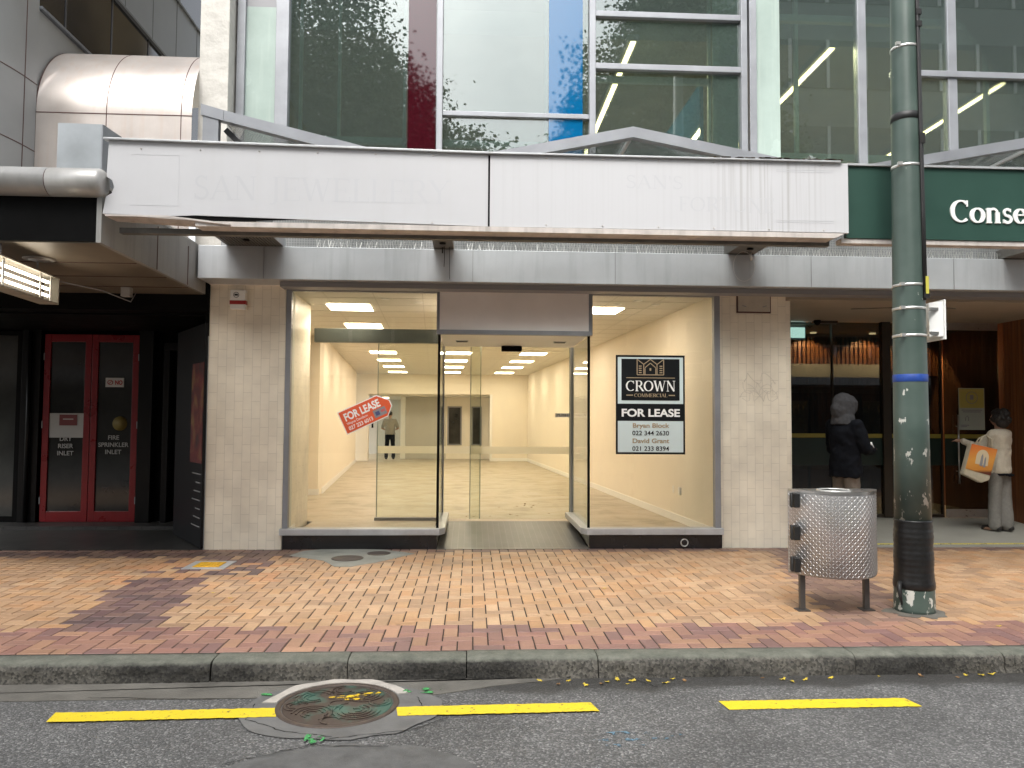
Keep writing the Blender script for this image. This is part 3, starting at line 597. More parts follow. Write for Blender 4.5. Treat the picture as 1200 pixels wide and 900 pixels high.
# ================================================================== covers in the footpath
sv = empty('toby_box', (-2.66, 8.08, 0), 'small square water cover with yellow lid in grey frame set in the footpath bricks', 'service cover')
bx('frame', K['alu_l'], sv, -2.87, -2.45, 7.87, 8.29, -.004, .006)
mb = MB(); mb.box(-2.79, -2.53, 7.95, 8.21, .004, .011)
for i in range(6):
    mb.box(-2.77+i*.042, -2.75+i*.042, 7.97, 8.19, .011, .015)
mb.build('lid', K['yellow'], sv)
pt = [(-1.98, 8.62), (-1.55, 8.3), (-1.38, 7.98), (-1.22, 7.96), (-.98, 8.2), (-.62, 8.72), (-1.0, 8.98), (-1.3, 9.04), (-1.7, 9.03), (-1.9, 8.9)]
mb = MB(); mb.prism([(x, y, -.001) for x, y in pt], (0, 0, .005)); cp = struct(mb.build('concrete_patch', K['grey_conc']))
for i, (x, y, r, l) in enumerate(((-1.32, 8.42, .17, 'round rusty cover in the grey concrete patch, the larger and nearer one'), (-1.02, 8.72, .13, 'round grey cover in the concrete patch, the smaller one nearer the shop'))):
    mb = MB(); mb.lathe([(r, -.002), (r, .008), (r-.012, .009), (r-.016, .006), (.01, .007)], (x, y, .002), 32); o = mb.build('service_cover', M('dull_iron', (.10, .08, .068), .6, .3, .25, 12)); tag(o, l, 'service cover', 'round covers in the concrete patch')

# ================================================================== LEAVES
def leaf_mesh(s, m, seed):
    random.seed(seed); mb = MB(); n = 12; P = []
    for k in range(n):
        a = 2*math.pi*k/n; r = s*(1 if k % 2 else .62)*random.uniform(.8, 1.1); P.append((r*math.cos(a)*1.3, r*math.sin(a)*.8, .003+abs(math.cos(a))*s*.5*random.random()))
    mb.add([(0, 0, .003)]+P, [(0, k+1, (k+1) % n+1) for k in range(n)]); return mb
random.seed(3)
LV = [(px, y) for px, y in ((1.12,4.84),(1.22,4.80),(.62,4.86),(.82,4.80),(.86,4.83),(1.02,4.85),(.93,4.87),(1.35,4.84),(.72,4.78),(2.02,4.80),(2.12,4.83),(1.86,4.87),(2.3,4.86),(2.62,4.87),(1.98,4.84),(3.12,4.84),(3.2,4.88),(3.3,4.87),(3.38,4.89),(2.9,4.88),(1.28,4.87),(.98,4.79),(.44,4.87),(.55,4.80))]
for i, (x, y) in enumerate(LV):
    s = random.uniform(.012, .026); br = i % 4 == 3
    o = leaf_mesh(s, 0, i).build('fallen_leaf', K['leaf_b'] if br else K['leaf_y']); o.location = (x, y, -.128); o.rotation_euler = (random.uniform(-.2, .2), random.uniform(-.2, .2), random.uniform(0, 6))
    tag(o, 'small brown leaf lying in the wet gutter at the kerb' if br else 'small yellow leaf lying in the wet gutter at the kerb', 'leaf', 'leaves lying in the gutter')
for i, (x, y) in enumerate(((-2.0, 6.6), (-2.2, 6.8), (1.2, 6.9), (3.9, 5.55), (.6, 5.95), (-.3, 7.5), (1.45, 5.95))):
    o = leaf_mesh(.018, 0, 50+i).build('fallen_leaf', K['leaf_b'] if i > 3 else K['leaf_y']); o.location = (x, y, 0); tag(o, 'dry brown leaf lying on the footpath bricks' if i > 3 else 'small yellow leaf lying on the footpath bricks', 'leaf', 'leaves on the footpath')

random.seed(21)
for i in range(16):
    x, y = random.uniform(-.1, 1.25), random.uniform(10.9, 13.2)
    o = leaf_mesh(random.uniform(.012, .028), 0, 90+i).build('fallen_leaf', K['leaf_b']); o.location = (x, y, .12); o.rotation_euler = (0, 0, random.uniform(0, 6)); tag(o, 'dry brown leaf blown onto the shop floor just inside the glass door', 'leaf', 'leaves blown inside the shop door')
# ================================================================== CENTRE BUILDING
SB = empty('shop_building', (0, 9.05, 0), 'vacant shop building with cream tiled pillars, lit empty showroom and glazed upper floors', 'building')
Yf = 9.05
bx('tiled_pillar', K['tile'], SB, -3.04, -2.17, Yf-.02, 10.4, -.02, 3.4)
bx('tiled_pillar', K['tile'], SB, 2.975, 3.80, Yf+.04, 11.0, -.02, 3.4)
bx('metal_corner_strip', K['alu_l'], SB, -3.055, -3.04, Yf-.03, Yf+.03, 0, 2.45)
mb = MB(); random.seed(31)
for q in range(5):
    p0 = Vector((3.22+random.random()*.25, Yf+.0385, 1.75+random.random()*.3)); pts = [p0]
    for k in range(14): pts.append(pts[-1]+Vector((.03+.03*math.sin(k*1.1+q), 0, .06*math.cos(k*.9+q*2))))
    mb.tube([p for p in pts if p.x < 3.72], .0022, 4)
mb.build('scribble', M('faded_scribble', (.60, .55, .46), .6), SB)
# beam across, above the openings
mb = MB(); mb.box(-3.04, 12, 8.6, 8.98, 3.05, 3.42); bm_ = mb.build('lintel_beam', K['beam'], SB, .006)
mb = MB()
for x in (-2.32, 1.62, .0, 3.9, 5.6): mb.box(x-.003, x+.003, 8.594, 8.602, 3.055, 3.415)
mb.build('joint', K['mid_grey'], bm_)
bx('shadow_gap', K['mid_grey'], SB, -2.17, 12, 8.72, 8.92, 2.99, 3.045)
bx('upper_wall', K['pale_metal'], SB, -3.04, 3.85, 8.98, 9.6, 3.05, 3.42)
mb = MB(); mb.box(-2.9, 12, 8.93, 8.965, 3.42, 4.3); mb.build('wired_screen', K['mesh'], SB)
# bird spikes on the beam
mb = MB(); random.seed(5); x = -1.75
while x < 6.6:
    if not (-.5 < x < -.1 or 2.8 < x < 3.3 or (random.random() < .15)):
        for dx in (-.012, .014):
            mb.obox((x, 8.66, 3.42), (x+dx+random.uniform(-.006, .006), 8.66+random.uniform(-.03, .02), 3.42+random.uniform(.075, .10)), .0032, .0032, (0, 1, 0))
    x += .034
mb.build('bird_spikes', K['silver'], SB)

# windows: frame > glass, sill, plinth ------------------------------------------------
def shopwindow(x0, x1, side_x, lab):
    root = MB()
    f = .05
    root.box(x0-.055, x0, Yf-.03, Yf+.05, .16, 3.03); root.box(x1, x1+.05, Yf-.02, Yf+.05, .25, 3.03)
    root.box(x0, x1, Yf-.02, Yf+.05, 2.985, 3.03)
    o = root.build('shop_window', K['alu'], SB, .004); o['label'] = lab
    return o
XL0, XL1 = -2.10, -.42; XR0, XR1 = 1.43, 2.90
DY = 10.60   # sliding door line
# left
wl = MB(); wl.box(-2.165, -2.105, Yf-.03, Yf+.06, .24, 3.03); wl.box(-2.105, -.42, Yf-.01, Yf+.05, 2.995, 3.03); wl.box(-.42, -.385, Yf-.02, Yf+.035, 2.51, 3.03)
wl = wl.build('shop_window', K['alu'], SB, .003); wl['label'] = 'left shop window with orange tag stuck on the glass'
bx('glass', K['win'], wl, -2.105, -.392, Yf+.012, Yf+.020, .235, 3.0)
bx('glass', K['side_glass'], wl, -.392, -.384, Yf+.02, DY, .235, 2.50)
mb = MB(); mb.box(-.402, -.372, Yf+.0, Yf+.03, .235, 2.51); mb.build('glass_edge', K['black_matt'], wl)
mb = MB(); mb.prism([(-2.19, Yf-.07, .165), (-.36, Yf-.07, .165), (-.30, Yf+.05, .165), (-.30, DY, .165), (-.42, DY, .165), (-.42, Yf+.1, .165), (-2.19, Yf+.1, .165)], (0, 0, .075)); mb.build('sill', K['alu_l'], wl, .006)
mb = MB(); mb.box(-2.16, -.39, Yf-.03, Yf+.12, -.02, .165); mb.box(-.45, -.39, Yf+.12, DY, -.02, .165); mb.build('plinth', K['black'], wl, .004)
bx('display_base', K['shopfloor'], wl, -2.12, -.45, Yf+.12, DY, .12, .125)
# right
wr = MB(); wr.box(2.895, 2.965, Yf-.03, Yf+.06, .24, 3.03); wr.box(1.43, 2.895, Yf-.01, Yf+.05, 2.995, 3.03); wr.box(1.385, 1.43, Yf-.02, Yf+.035, 2.51, 3.03)
wr = wr.build('shop_window', K['alu'], SB, .003); wr['label'] = 'right shop window with black and white lease board'
bx('glass', K['win'], wr, 1.392, 2.895, Yf+.012, Yf+.020, .235, 3.0)
bx('glass', K['side_glass'], wr, 1.384, 1.392, Yf+.02, DY, .235, 2.50)
bx('glass_edge', K['black_matt'], wr, 1.374, 1.402, Yf+.0, Yf+.03, .235, 2.51)
mb = MB(); mb.prism([(1.30, Yf+.05, .165), (1.36, Yf-.07, .165), (2.985, Yf-.07, .165), (2.985, Yf+.1, .165), (1.42, Yf+.1, .165), (1.42, DY, .165), (1.30, DY, .165)], (0, 0, .075)); mb.build('sill', K['alu_l'], wr, .006)
mb = MB(); mb.box(1.39, 2.975, Yf-.03, Yf+.12, -.02, .165); mb.box(1.39, 1.45, Yf+.12, DY, -.02, .165); mb.build('plinth', K['black'], wr, .004)
mb = MB()
P = [(2.52+.042*math.cos(a), Yf-.036, .07+.042*math.sin(a)) for a in [2*math.pi*k/20 for k in range(21)]]; mb.tube(P, .007, 6); mb.build('pipe_ring', K['silver'], wr)
bx('display_base', K['shopfloor'], wr, 1.45, 2.93, Yf+.12, DY, .12, .125)
# door recess
bx('door_header', K['pale_metal'], SB, -.385, 1.385, Yf-.015, Yf+.03, 2.56, 3.035, bevel=.004)
bx('header_trim', K['alu'], SB, -.40, 1.40, Yf-.035, Yf+.03, 2.505, 2.56, bevel=.003)
sf = bx('recess_soffit', K['pale_metal'], SB, -.385, 1.385, Yf+.03, DY+.02, 2.515, 2.56)
for x in (-.13, 1.13):
    mb = MB(); mb.box(x-.08, x+.08, 9.80, 9.93, 2.506, 2.515)
    o = mb.build('vent_grille', K['alu_l'], sf); mb = MB()
    for k in range(4): mb.box(x-.07, x+.07, 9.815+k*.027, 9.828+k*.027, 2.503, 2.506)
    mb.build('slat', K['black_matt'], o)
bx('recess_floor', K['recess_tile'], SB, -.40, 1.40, 9.0, DY+.02, -.02, .004)
mb = MB(); mb.prism([(-.38, 9.1, .004), (-.38, DY, .004), (-.38, DY, .118)], (1.76, 0, 0)); mb.build('entry_ramp', K['recess_tile'], SB)
for x in (-.375, 1.375): bx('door_jamb', K['alu'], SB, x-.035 if x < 0 else x, x if x < 0 else x+.035, DY-.03, DY+.08, .12, 2.515)
mb = MB(); mb.box(.40, .68, 10.42, 10.52, 2.44, 2.51); mb.build('door_sensor', K['black_matt'], SB, .012)
# sliding door gear seen through the left window
bx('door_track', M('door_gear', (.085, .095, .085), .35, .3, .1, 3), SB, -2.16, -.43, DY+.0, DY+.12, 2.555, 2.745, bevel=.005)
bx('floor_track', K['mid_grey'], SB, -1.31, -.45, DY+.0, DY+.07, .125, .165)
for i, (xa, xb, y) in enumerate(((-1.30, .13, DY+.09), (-.02, 1.37, DY+.03))):
    d = MB(); d.box(xa, xa+.012, y-.004, y+.012, .14, 2.555); d.box(xb-.012, xb, y-.004, y+.012, .14, 2.555); d = d.build('sliding_door', M('glass_edge', (.36, .40, .34), .2), SB)
    bx('glass', K['door_glass'], d, xa+.012, xb-.012, y, y+.008, .14, 2.555)
    bx('safety_band', K['frost'], d, xa+.012, xb-.012, y-.003, y-.001, 1.035, 1.135)
mb = MB(); mb.box(1.16, 1.355, DY+.018, DY+.022, 1.545, 1.60); o = mb.build('push_notice', K['white'], SB); text('PUSH', 1.175, DY+.017, 1.557, .05, K['ink'], o, width=.16)

# ---------------------------------------------------------------- showroom
ZF, ZC = .12, 3.03
mb = MB(); mb.add([(-3.04,DY-.01,ZF-.002),(2.95,DY-.01,ZF-.002),(2.95,32,ZF-.002),(-5.5,32,ZF-.002),(-4.6,25,ZF-.002),(-3.4,14.3,ZF-.002)], [(0,1,2,3,4,5)]); mb.build('showroom_floor', K['shopfloor'], SB)
mb = MB(); mb.box(-3.04, 3.6, 9.10, 14.3, ZC, ZC+.1); mb.box(-5.5, 3.6, 14.3, 32, ZC, ZC+.1); mb.build('showroom_ceiling', K['ceil'], SB)
mb = MB()
for k in range(38): mb.box(-5, 3, 9.7+k*.6-.006, 9.7+k*.6+.006, ZC-.004, ZC+.001)
for k in range(14):
    x = -3.6+k*.6; mb.prism([(x-.006, 9.12, ZC-.003), (x+.006, 9.12, ZC-.003), (x+.006-.82, 26, ZC-.003), (x-.006-.82, 26, ZC-.003)], (0, 0, .004))
mb.build('ceiling_grid', M('grid_line', (.62, .585, .51), .7), SB)
# right wall (slightly skewed to the street), left walls, end walls
mb = MB(); mb.prism([(2.93, 9.1, ZF), (1.89, 26, ZF), (1.99, 26.05, ZF), (3.05, 9.1, ZF)], (0, 0, ZC-ZF)); rw = mb.build('showroom_wall', K['cream'], SB)
mb = MB(); mb.prism([(2.915, 9.15, ZF), (1.875, 26, ZF), (1.888, 26, ZF), (2.929, 9.15, ZF)], (0, 0, .10)); mb.build('skirting', K['skirt'], rw)
mb = MB(); mb.prism([(-2.14, 9.1, ZF), (-2.24, 10.4, ZF), (-3.2, 10.41, ZF), (-3.04, 9.4, ZF)], (0, 0, ZC-ZF)); lw = mb.build('showroom_wall', K['wall_l'], SB)
mb = MB(); mb.prism([(-2.137, 9.15, ZF), (-2.237, 10.4, ZF), (-2.225, 10.4, ZF), (-2.125, 9.15, ZF)], (0, 0, .09)); mb.build('skirting', K['skirt'], lw)
mb = MB(); mb.prism([(-2.95, 10.42, ZF), (-2.95, 14.2, ZF), (-3.4, 14.2, ZF), (-3.4, 10.42, ZF)], (0, 0, ZC-ZF)); mb.build('showroom_wall', K['cream'], SB)
mb = MB(); mb.prism([(-2.78, 14.2, ZF), (-2.76, 14.45, ZF), (-3.72, 25.0, ZF), (-4.4, 25.0, ZF), (-3.4, 14.2, ZF)], (0, 0, ZC-ZF)); lw = mb.build('showroom_wall', K['cream'], SB)
mb = MB(); mb.prism([(-2.758, 14.45, ZF), (-3.718, 25.0, ZF), (-3.705, 25.0, ZF), (-2.745, 14.45, ZF)], (0, 0, .11)); mb.box(-2.95, -2.76, 14.187, 14.2, ZF, ZF+.11); mb.build('skirting', K['skirt'], lw)
mb = MB(); mb.box(.70, 1.95, 26, 26.2, ZF, ZC); mb.box(-4.4, .70, 26, 26.2, 2.36, ZC); mb.box(-4.6, -3.45, 25.9, 26.2, ZF, 2.36); bw = mb.build('end_wall', K['cream'], SB)
mb = MB(); mb.box(-3.45, .70, 26.2, 32, 2.30, 2.36); mb.build('annexe_ceiling', K['ceil'], bw)
bx('door_frame', K['skirt'], bw, .62, .70, 25.97, 26.1, ZF, 2.36)
bx('skirting', K['skirt'], bw, .705, 1.88, 25.985, 26.0, ZF, ZF+.1)
mb = MB(); mb.box(-6, 1.5, 31, 31.1, ZF, 2.4); aw = mb.build('annexe_wall', K['part'], SB)
mb = MB(); mb.box(-2.50, -2.33, 27.3, 27.5, ZF, 2.36); mb.build('partition_post', K['skirt'], SB)
mb = MB(); mb.box(-2.33, -.9, 27.35, 27.45, ZF, 2.34); mb.build('partition', K['part'], SB)
mb = MB(); mb.box(-.9, 2.2, 27.35, 27.45, ZF, 2.34); mb.build('partition', K['cream'], SB)
for x0, x1 in ((-.85, -.34), (.0, .36)):
    w_ = bx('internal_window', K['mid_grey'], SB, x0, x1, 27.30, 27.35, .60, 1.98)
    bx('pane', M('dark_room_pane', (.03, .026, .022), .2, 0, .5, 3), w_, x0+.05, x1-.05, 27.285, 27.30, .65, 1.93)
mb = MB(); mb.box(-3.5, -3.44, 27.2, 27.25, 1.2, 1.6); mb.build('door_handle_plate', K['black_matt'], SB)
# small fittings on the walls
o = bx('wall_notice', K['alarm_red'], SB, -2.222, -2.214, 10.15, 10.25, 1.50, 1.72)
for z in (2.3, .62): MB().box(-2.20, -2.19, 9.78, 9.86, z-.04, z+.04).build('wall_socket', K['skirt'], SB)
for i in range(2): MB().box(2.83, 2.86, 10.35+.3*i, 10.43+.3*i, .50, .60).build('wall_socket', K['skirt'], SB)

# ceiling lights (each a thing)
cl = empty('ceiling_light', (0, 0, ZC), 'x', 'ceiling light', 'square ceiling panel lights in the showroom')
mb = MB()
for b in ((-.31, .31, -.31, -.29), (-.31, .31, .29, .31), (-.31, -.29, -.29, .29), (.29, .31, -.29, .29)): mb.box(b[0], b[1], b[2], b[3], -.014, -.004)
mb.build('frame', K['skirt'], cl, local=True); MB().box(-.29, .29, -.29, .29, -.011, -.004).build('diffuser', K['lamp'], cl, local=True)
rowY = [10.5, 12.6, 15.0, 17.55, 19.85, 22.2, 24.7]; first = True
nm = ['nearest the street', 'second from the street', 'third from the street', 'fourth from the street', 'fifth from the street', 'sixth from the street', 'farthest from the street']
for ci, (c, cn) in enumerate(((-1.66, 'left'), (.05, 'middle'), (1.75, 'right'))):
    for ri, y in enumerate(rowY):
        if ci == 2 and ri in (1,): continue
        o = cl if first else copy_tree(cl); first = False
        o.location = (c-.05*(y-10.5), y, ZC); o.rotation_euler = (0, 0, R(3))
        o['label'] = 'square lit ceiling panel in the %s row of the showroom, %s' % (cn, nm[ri])
o = copy_tree(cl); o.location = (-1.6, 28.8, 2.30); o['label'] = 'lit panel in the low ceiling beyond the end opening'
o = copy_tree(cl); o.location = (-3.3, 28.2, 2.30); o['label'] = 'lit panel in the low ceiling above the man in the showroom'
for i, (x, y) in enumerate(((-1.1, 9.75), (-.7, 10.0), (2.1, 9.6), (2.4, 9.9), (1.9, 9.95))):
    mb = MB(); mb.lathe([(.05, -.012), (.06, -.002), (.06, 0)], (x, y, ZC), 20); o = mb.build('ceiling_fitting', K['skirt'])
    tag(o, 'round white fitting in the ceiling inside the %s' % ('left shop window, nearer the street', 'left shop window, nearer the door', 'right shop window, nearest the street', 'right shop window, farthest right', 'right shop window, nearest the door')[i], 'ceiling fitting', 'small round ceiling fittings inside the %s window' % ('left' if x < 0 else 'right'))

# ---------------------------------------------------------------- signs on the windows
lg = empty('lease_board', (2.125, Yf-.004, 1.11), 'black and white for lease board with gold house emblem on the right window', 'sign')
x0, x1, z0, z1 = 1.712, 2.542, 1.105, 2.285; yb = Yf-.004
bx('backing', K['ink'], lg, x0, x1, yb, yb+.012, z0, z1)
bx('panel', K['pale_blue'], lg, x0+.022, x1-.022, yb-.003, yb, z0+.025, 1.50)
bx('panel', K['pale_blue'], lg, x0+.022, x1-.022, yb-.003, yb, 1.705, z1-.025)
bx('panel', K['ink'], lg, x0+.065, x1-.065, yb-.006, yb-.003, 1.745, z1-.045)
text('FOR LEASE', 2.127, yb-.003, 1.555, .125, K['white'], lg, width=.70, bold=.004, align='CENTER')
for s, z, m, b in (('Bryan Block', 1.422, K['gold'], .0015), ('022 344 2630', 1.332, K['ink'], .0005), ('David Grant', 1.240, K['gold'], .0015), ('021 233 8394', 1.148, K['ink'], .0005)):
    text(s, 2.127, yb-.005, z, .075, m, lg, width=.44, bold=b, align='CENTER')
serif('CROWN', 1.83, yb-.0075, 1.855, .125, .60, K['letter_white'], lg, .003)
serif('COMMERCIAL', 1.93, yb-.0075, 1.785, .042, .40, K['gold'], lg, .003, wt=1.1)
mb = MB(); mb.box(1.835, 2.42, yb-.008, yb-.005, 2.01, 2.018); mb.box(1.835, 1.915, yb-.008, yb-.005, 1.80, 1.813); mb.box(2.345, 2.42, yb-.008, yb-.005, 1.80, 1.813); mb.build('rule', K['gold'], lg)
mb = MB()
def ln(a, b, w_=.010): mb.obox((a[0], yb-.007, a[1]), (b[0], yb-.007, b[1]), .003, w_, (-(b[1]-a[1]), 0, b[0]-a[0]))
for a, b in (((1.965,2.05),(1.965,2.235)), ((1.965,2.235),(2.045,2.175)), ((2.045,2.175),(2.125,2.235)), ((2.125,2.235),(2.205,2.175)), ((2.205,2.175),(2.285,2.235)), ((2.285,2.235),(2.285,2.05)), ((1.965,2.05),(2.285,2.05)), ((2.045,2.175),(2.045,2.05)), ((2.205,2.175),(2.205,2.05)), ((2.06,2.13),(2.06,2.05)), ((2.19,2.13),(2.19,2.05)), ((2.06,2.135),(2.125,2.19)), ((2.125,2.19),(2.19,2.135))): ln(a, b)
for xx in (1.985, 2.235):
    for k in range(4): mb.box(xx, xx+.035, yb-.008, yb-.005, 2.07+k*.026, 2.082+k*.026)
mb.box(2.115, 2.135, yb-.008, yb-.005, 2.10, 2.13); mb.build('emblem', K['gold'], lg)
# orange tag
ot = empty('lease_tag', (-1.26, Yf-.003, 1.55), 'orange tag-shaped for lease sticker tilted on the left window', 'sign')
A = Vector((-1.565, 1.575)); ang = math.atan2(1.785-1.575, -1.115+1.565); ux = Vector((math.cos(ang), math.sin(ang))); uy = Vector((-ux.y, ux.x))
def tp(u, v, y=0): p = A+ux*u+uy*v; return (p.x, Yf-.003+y, p.y)
Lt, Ht = .50, .285
def tagpoly(i): return [(i, -i), (Lt-i*.6, -i), (Lt+.115-i, -Ht*.42), (Lt+.115-i, -Ht*.66), (Lt-i*.2+.02, -Ht+i), (i, -Ht+i)]
mb = MB(); mb.prism([tp(u, v, .010) for u, v in tagpoly(0)], (0, -.010, 0)); mb.build('backing', K['white'], ot)
mb = MB(); mb.prism([tp(u, v, 0) for u, v in tagpoly(.012)], (0, -.003, 0)); mb.build('face', K['orange'], ot)
p = tp(.05, -.135, -.0035); text('FOR LEASE', p[0], p[1], p[2], .125, K['white'], ot, width=.44, bold=.004, rot=ang)
p = tp(.05, -.185, -.0035); text('Wayne Davidson', p[0], p[1], p[2], .042, K['white'], ot, width=.26, rot=ang)
p = tp(.05, -.25, -.0035); text('027 223 6013', p[0], p[1], p[2], .062, K['white'], ot, width=.30, bold=.001, rot=ang)
mb = MB(); mb.prism([tp(u, v, -.003) for u, v in ((.38, -.155), (.53, -.155), (.53, -.245), (.38, -.245))], (0, -.002, 0)); o = mb.build('picture', K['mid_grey'], ot)
mb = MB(); mb.prism([tp(u, v, -.005) for u, v in ((.40, -.18), (.45, -.18), (.45, -.225), (.40, -.225))], (0, -.001, 0)); mb.build('blue_square', M('dull_blue', (.06, .08, .2), .5), ot)
mb = MB(); mb.prism([tp(u, v, -.005) for u, v in ((.47, -.18), (.52, -.18), (.52, -.21), (.47, -.21))], (0, -.001, 0)); mb.build('pink_square', M('dull_pink', (.5, .12, .12), .5), ot)
# alarm box and junction plate
ab = empty('alarm_box', (-2.70, Yf-.02, 2.87), 'small white alarm box with red band on the left tiled pillar', 'alarm')
bx('case', K['letter_white'], ab, -2.79, -2.615, Yf-.10, Yf-.02, 2.76, 2.985, bevel=.01)
bx('band', K['alarm_red'], ab, -2.793, -2.612, Yf-.104, Yf-.03, 2.815, 2.86)
mb = MB(); mb.tube([(-2.72+.03*math.cos(a), Yf-.101, 2.925+.03*math.sin(a)) for a in [k*math.pi/8 for k in range(17)]], .003, 5); mb.box(-2.74, -2.70, Yf-.103, Yf-.1, 2.915, 2.935); mb.build('emblem', K['ink'], ab)
jp = empty('junction_plate', (3.39, Yf+.04, 2.81), 'blank square cover plate at the top of the right tiled pillar', 'cover plate')
bx('plate', M('plate_cream', (.48, .44, .37), .5, 0, .15, 5), jp, 3.205, 3.595, Yf+.005, Yf+.04, 2.83, 3.04, bevel=.004)
mb = MB(); mb.box(3.19, 3.61, Yf+.022, Yf+.039, 2.812, 3.05); mb.build('rim', K['joint'], jp)
mb = MB(); mb.obox((3.25, Yf+.002, 2.90), (3.30, Yf+.002, 2.885), .004, .01); mb.obox((3.50, Yf+.002, 2.885), (3.55, Yf+.002, 2.90), .004, .01); mb.build('screw', K['mid_grey'], jp)

# ---------------------------------------------------------------- upper glazing (over both shopfronts)
YU = 9.5
def vbar(mb, x0, x1, z0=3.8, z1=12.5, y0=YU-.07, y1=YU+.06): mb.box(x0, x1, y0, y1, z0, z1)
bx('plaster_pillar', K['plaster'], SB, -3.29, -2.95, 9.2, 10.2, 3.42, 13)
cw = MB()
for a, b in ((-2.93, -2.83), (-2.46, -2.30), (-.47, -.395), (1.45, 1.53), (3.40, 3.48), (3.51, 3.60)): vbar(cw, a, b)
cw.box(-.395, 1.45, YU-.05, YU+.05, 5.30, 5.36)
for z in (5.95, 6.63, 8.2, 10.2): cw.box(1.53, 3.40, YU-.06, YU+.05, z, z+.075)
cwo = cw.build('window_frame', K['alu'], SB, .006); cwo['label'] = 'grey aluminium frame of the tall upper windows'
inner = MB()
for x in (-2.2, -1.72, -.90, -.84, .90, 1.38, 3.02): inner.box(x, x+.035, YU+.09, YU+.15, 4.3, 12)
for a, b, z in ((-2.3, -.84, 4.97), (-.395, 1.45, 4.96), (1.53, 3.05, 4.9), (1.53, 3.05, 5.85)): inner.box(a, b, YU+.09, YU+.15, z, z+.08)
inner.build('inner_frame', M('inner_frame', (.30, .36, .34), .5), SB)
for a, b, nm_ in ((-2.30, -.47, ''), (-.395, 1.45, ''), (1.53, 3.40, '')):
    bx('upper_window', K['upper_glass'], SB, a, b, YU, YU+.008, 4.0, 12.4)
bx('upper_window', K['upper_glass'], SB, -2.83, -2.46, YU, YU+.008, 7.0, 12.4)
bx('spandrel', K['green_panel'], SB, -2.83, -2.46, YU-.02, YU+.02, 4.0, 6.62); bx('spandrel', K['mid_grey'], SB, -2.83, -2.46, YU-.02, YU+.02, 6.62, 7)
bx('colour_panel', K['red_panel'], SB, -.83, -.48, YU-.02, YU+.05, 4.0, 12.4); bx('colour_panel', K['blue_panel'], SB, .94, 1.37, YU-.02, YU+.05, 4.0, 12.4)
bx('spandrel', K['green_panel'], SB, 3.06, 3.39, YU+.03, YU+.06, 4.0, 12.4)
bx('spandrel', K['green_panel'], SB, 3.60, 3.92, YU-.02, YU+.02, 4.0, 12.4)
# office rooms behind
mb = MB(); mb.box(-3.0, 12, YU+.3, 17, 3.9, 4.25); mb.box(-3.0, 12, 17, 17.1, 4.2, 12.5); mb.box(-3.0, -2.95, YU+.3, 17, 4.2, 12.5); mb.box(11.95, 12, YU+.3, 17, 4.2, 12.5); mb.build('office_room', K['office_dark'], SB)
mb = MB(); mb.box(-3.0, 12, YU+.5, 17, 6.62, 6.95); mb.box(-3.0, 12, YU+.5, 17, 9.9, 10.2); mb.box(-3.0, 12, YU, 17, 12.5, 12.7); mb.build('floor_slab', K['office_ceil'], SB)
random.seed(11); mb = MB()
for k in range(16):
    x = random.uniform(1.6, 11); y = random.uniform(11, 15); h = random.uniform(.5, 1.7); mb.box(x, x+random.uniform(.4, 1.2), y, y+.5, 4.25, 4.25+h)
mb.build('office_furniture', M('office_furniture', (.16, .13, .10), .7, 0, .5, 2), SB)
mb = MB(); mb.box(3.0, 3.05, 9.9, 16.5, 4.3, 6.0); mb.build('office_partition', K['blue_panel'], SB)
for i, (x, ya, yb_) in enumerate(((2.1, 9.85, 15.0), (4.8, 9.85, 15.0), (7.8, 9.85, 15.0))):
    s_ = empty('strip_light', (x, (ya+yb_)/2, 6.6), 'long yellow ceiling strip light seen through the upper windows, %s' % ('leftmost' if i == 0 else ('middle one' if i == 1 else 'rightmost behind the pole')), 'strip light', 'yellow strip lights in the upper office')
    bx('housing', K['mid_grey'], s_, x-.08, x+.08, ya, yb_, 6.53, 6.62); mb = MB(); n = int((yb_-ya)/.12)
    for k in range(n): mb.box(x-.035, x+.035, ya+k*.12+.012, ya+k*.12+.108, 6.515, 6.53)
    mb.build('diffuser', K['strip'], s_)
    la = bpy.data.lights.new('strip_lamp', 'AREA'); la.shape = 'RECTANGLE'; la.size = .08; la.size_y = yb_-ya; la.energy = 70; la.color = (1, .80, .48); lo = bpy.data.objects.new('strip_lamp', la); COL.objects.link(lo); lo.parent = s_; lo.location = (0, 0, -.10)

# ================================================================== RIGHT BUILDING (office entrance)
RB = empty('office_building', (7, 9.1, 0), 'office building with dark timber-lined glass entrance right of the vacant shop', 'building')
cw = MB()
for a, b in ((4.95, 5.06), (6.15, 6.27)): vbar(cw, a, b, y0=YU-.03, y1=YU+.1)
vbar(cw, 7.6, 7.68); vbar(cw, 9.3, 9.4)
for z in (5.98, 8.2): cw.box(5.4, 11.9, YU-.06, YU+.05, z, z+.08)
o = cw.build('window_frame', K['alu'], RB, .006)
inner = MB()
for x in (4.3, 5.9, 6.95, 7.55, 8.4): inner.box(x, x+.05, YU+.4, YU+.46, 4.3, 12)
for z in (4.9, 6.75): inner.box(3.92, 11.9, YU+.12, YU+.2, z, z+.09)
inner.build('inner_frame', M('inner_frame_pale', (.36, .44, .40), .5), RB)
for a, b in ((3.92, 4.95), (5.06, 6.15), (6.27, 7.6), (7.68, 9.3), (9.4, 11.9)): bx('upper_window', K['upper_glass'], RB, a, b, YU, YU+.008, 4.0, 12.4)
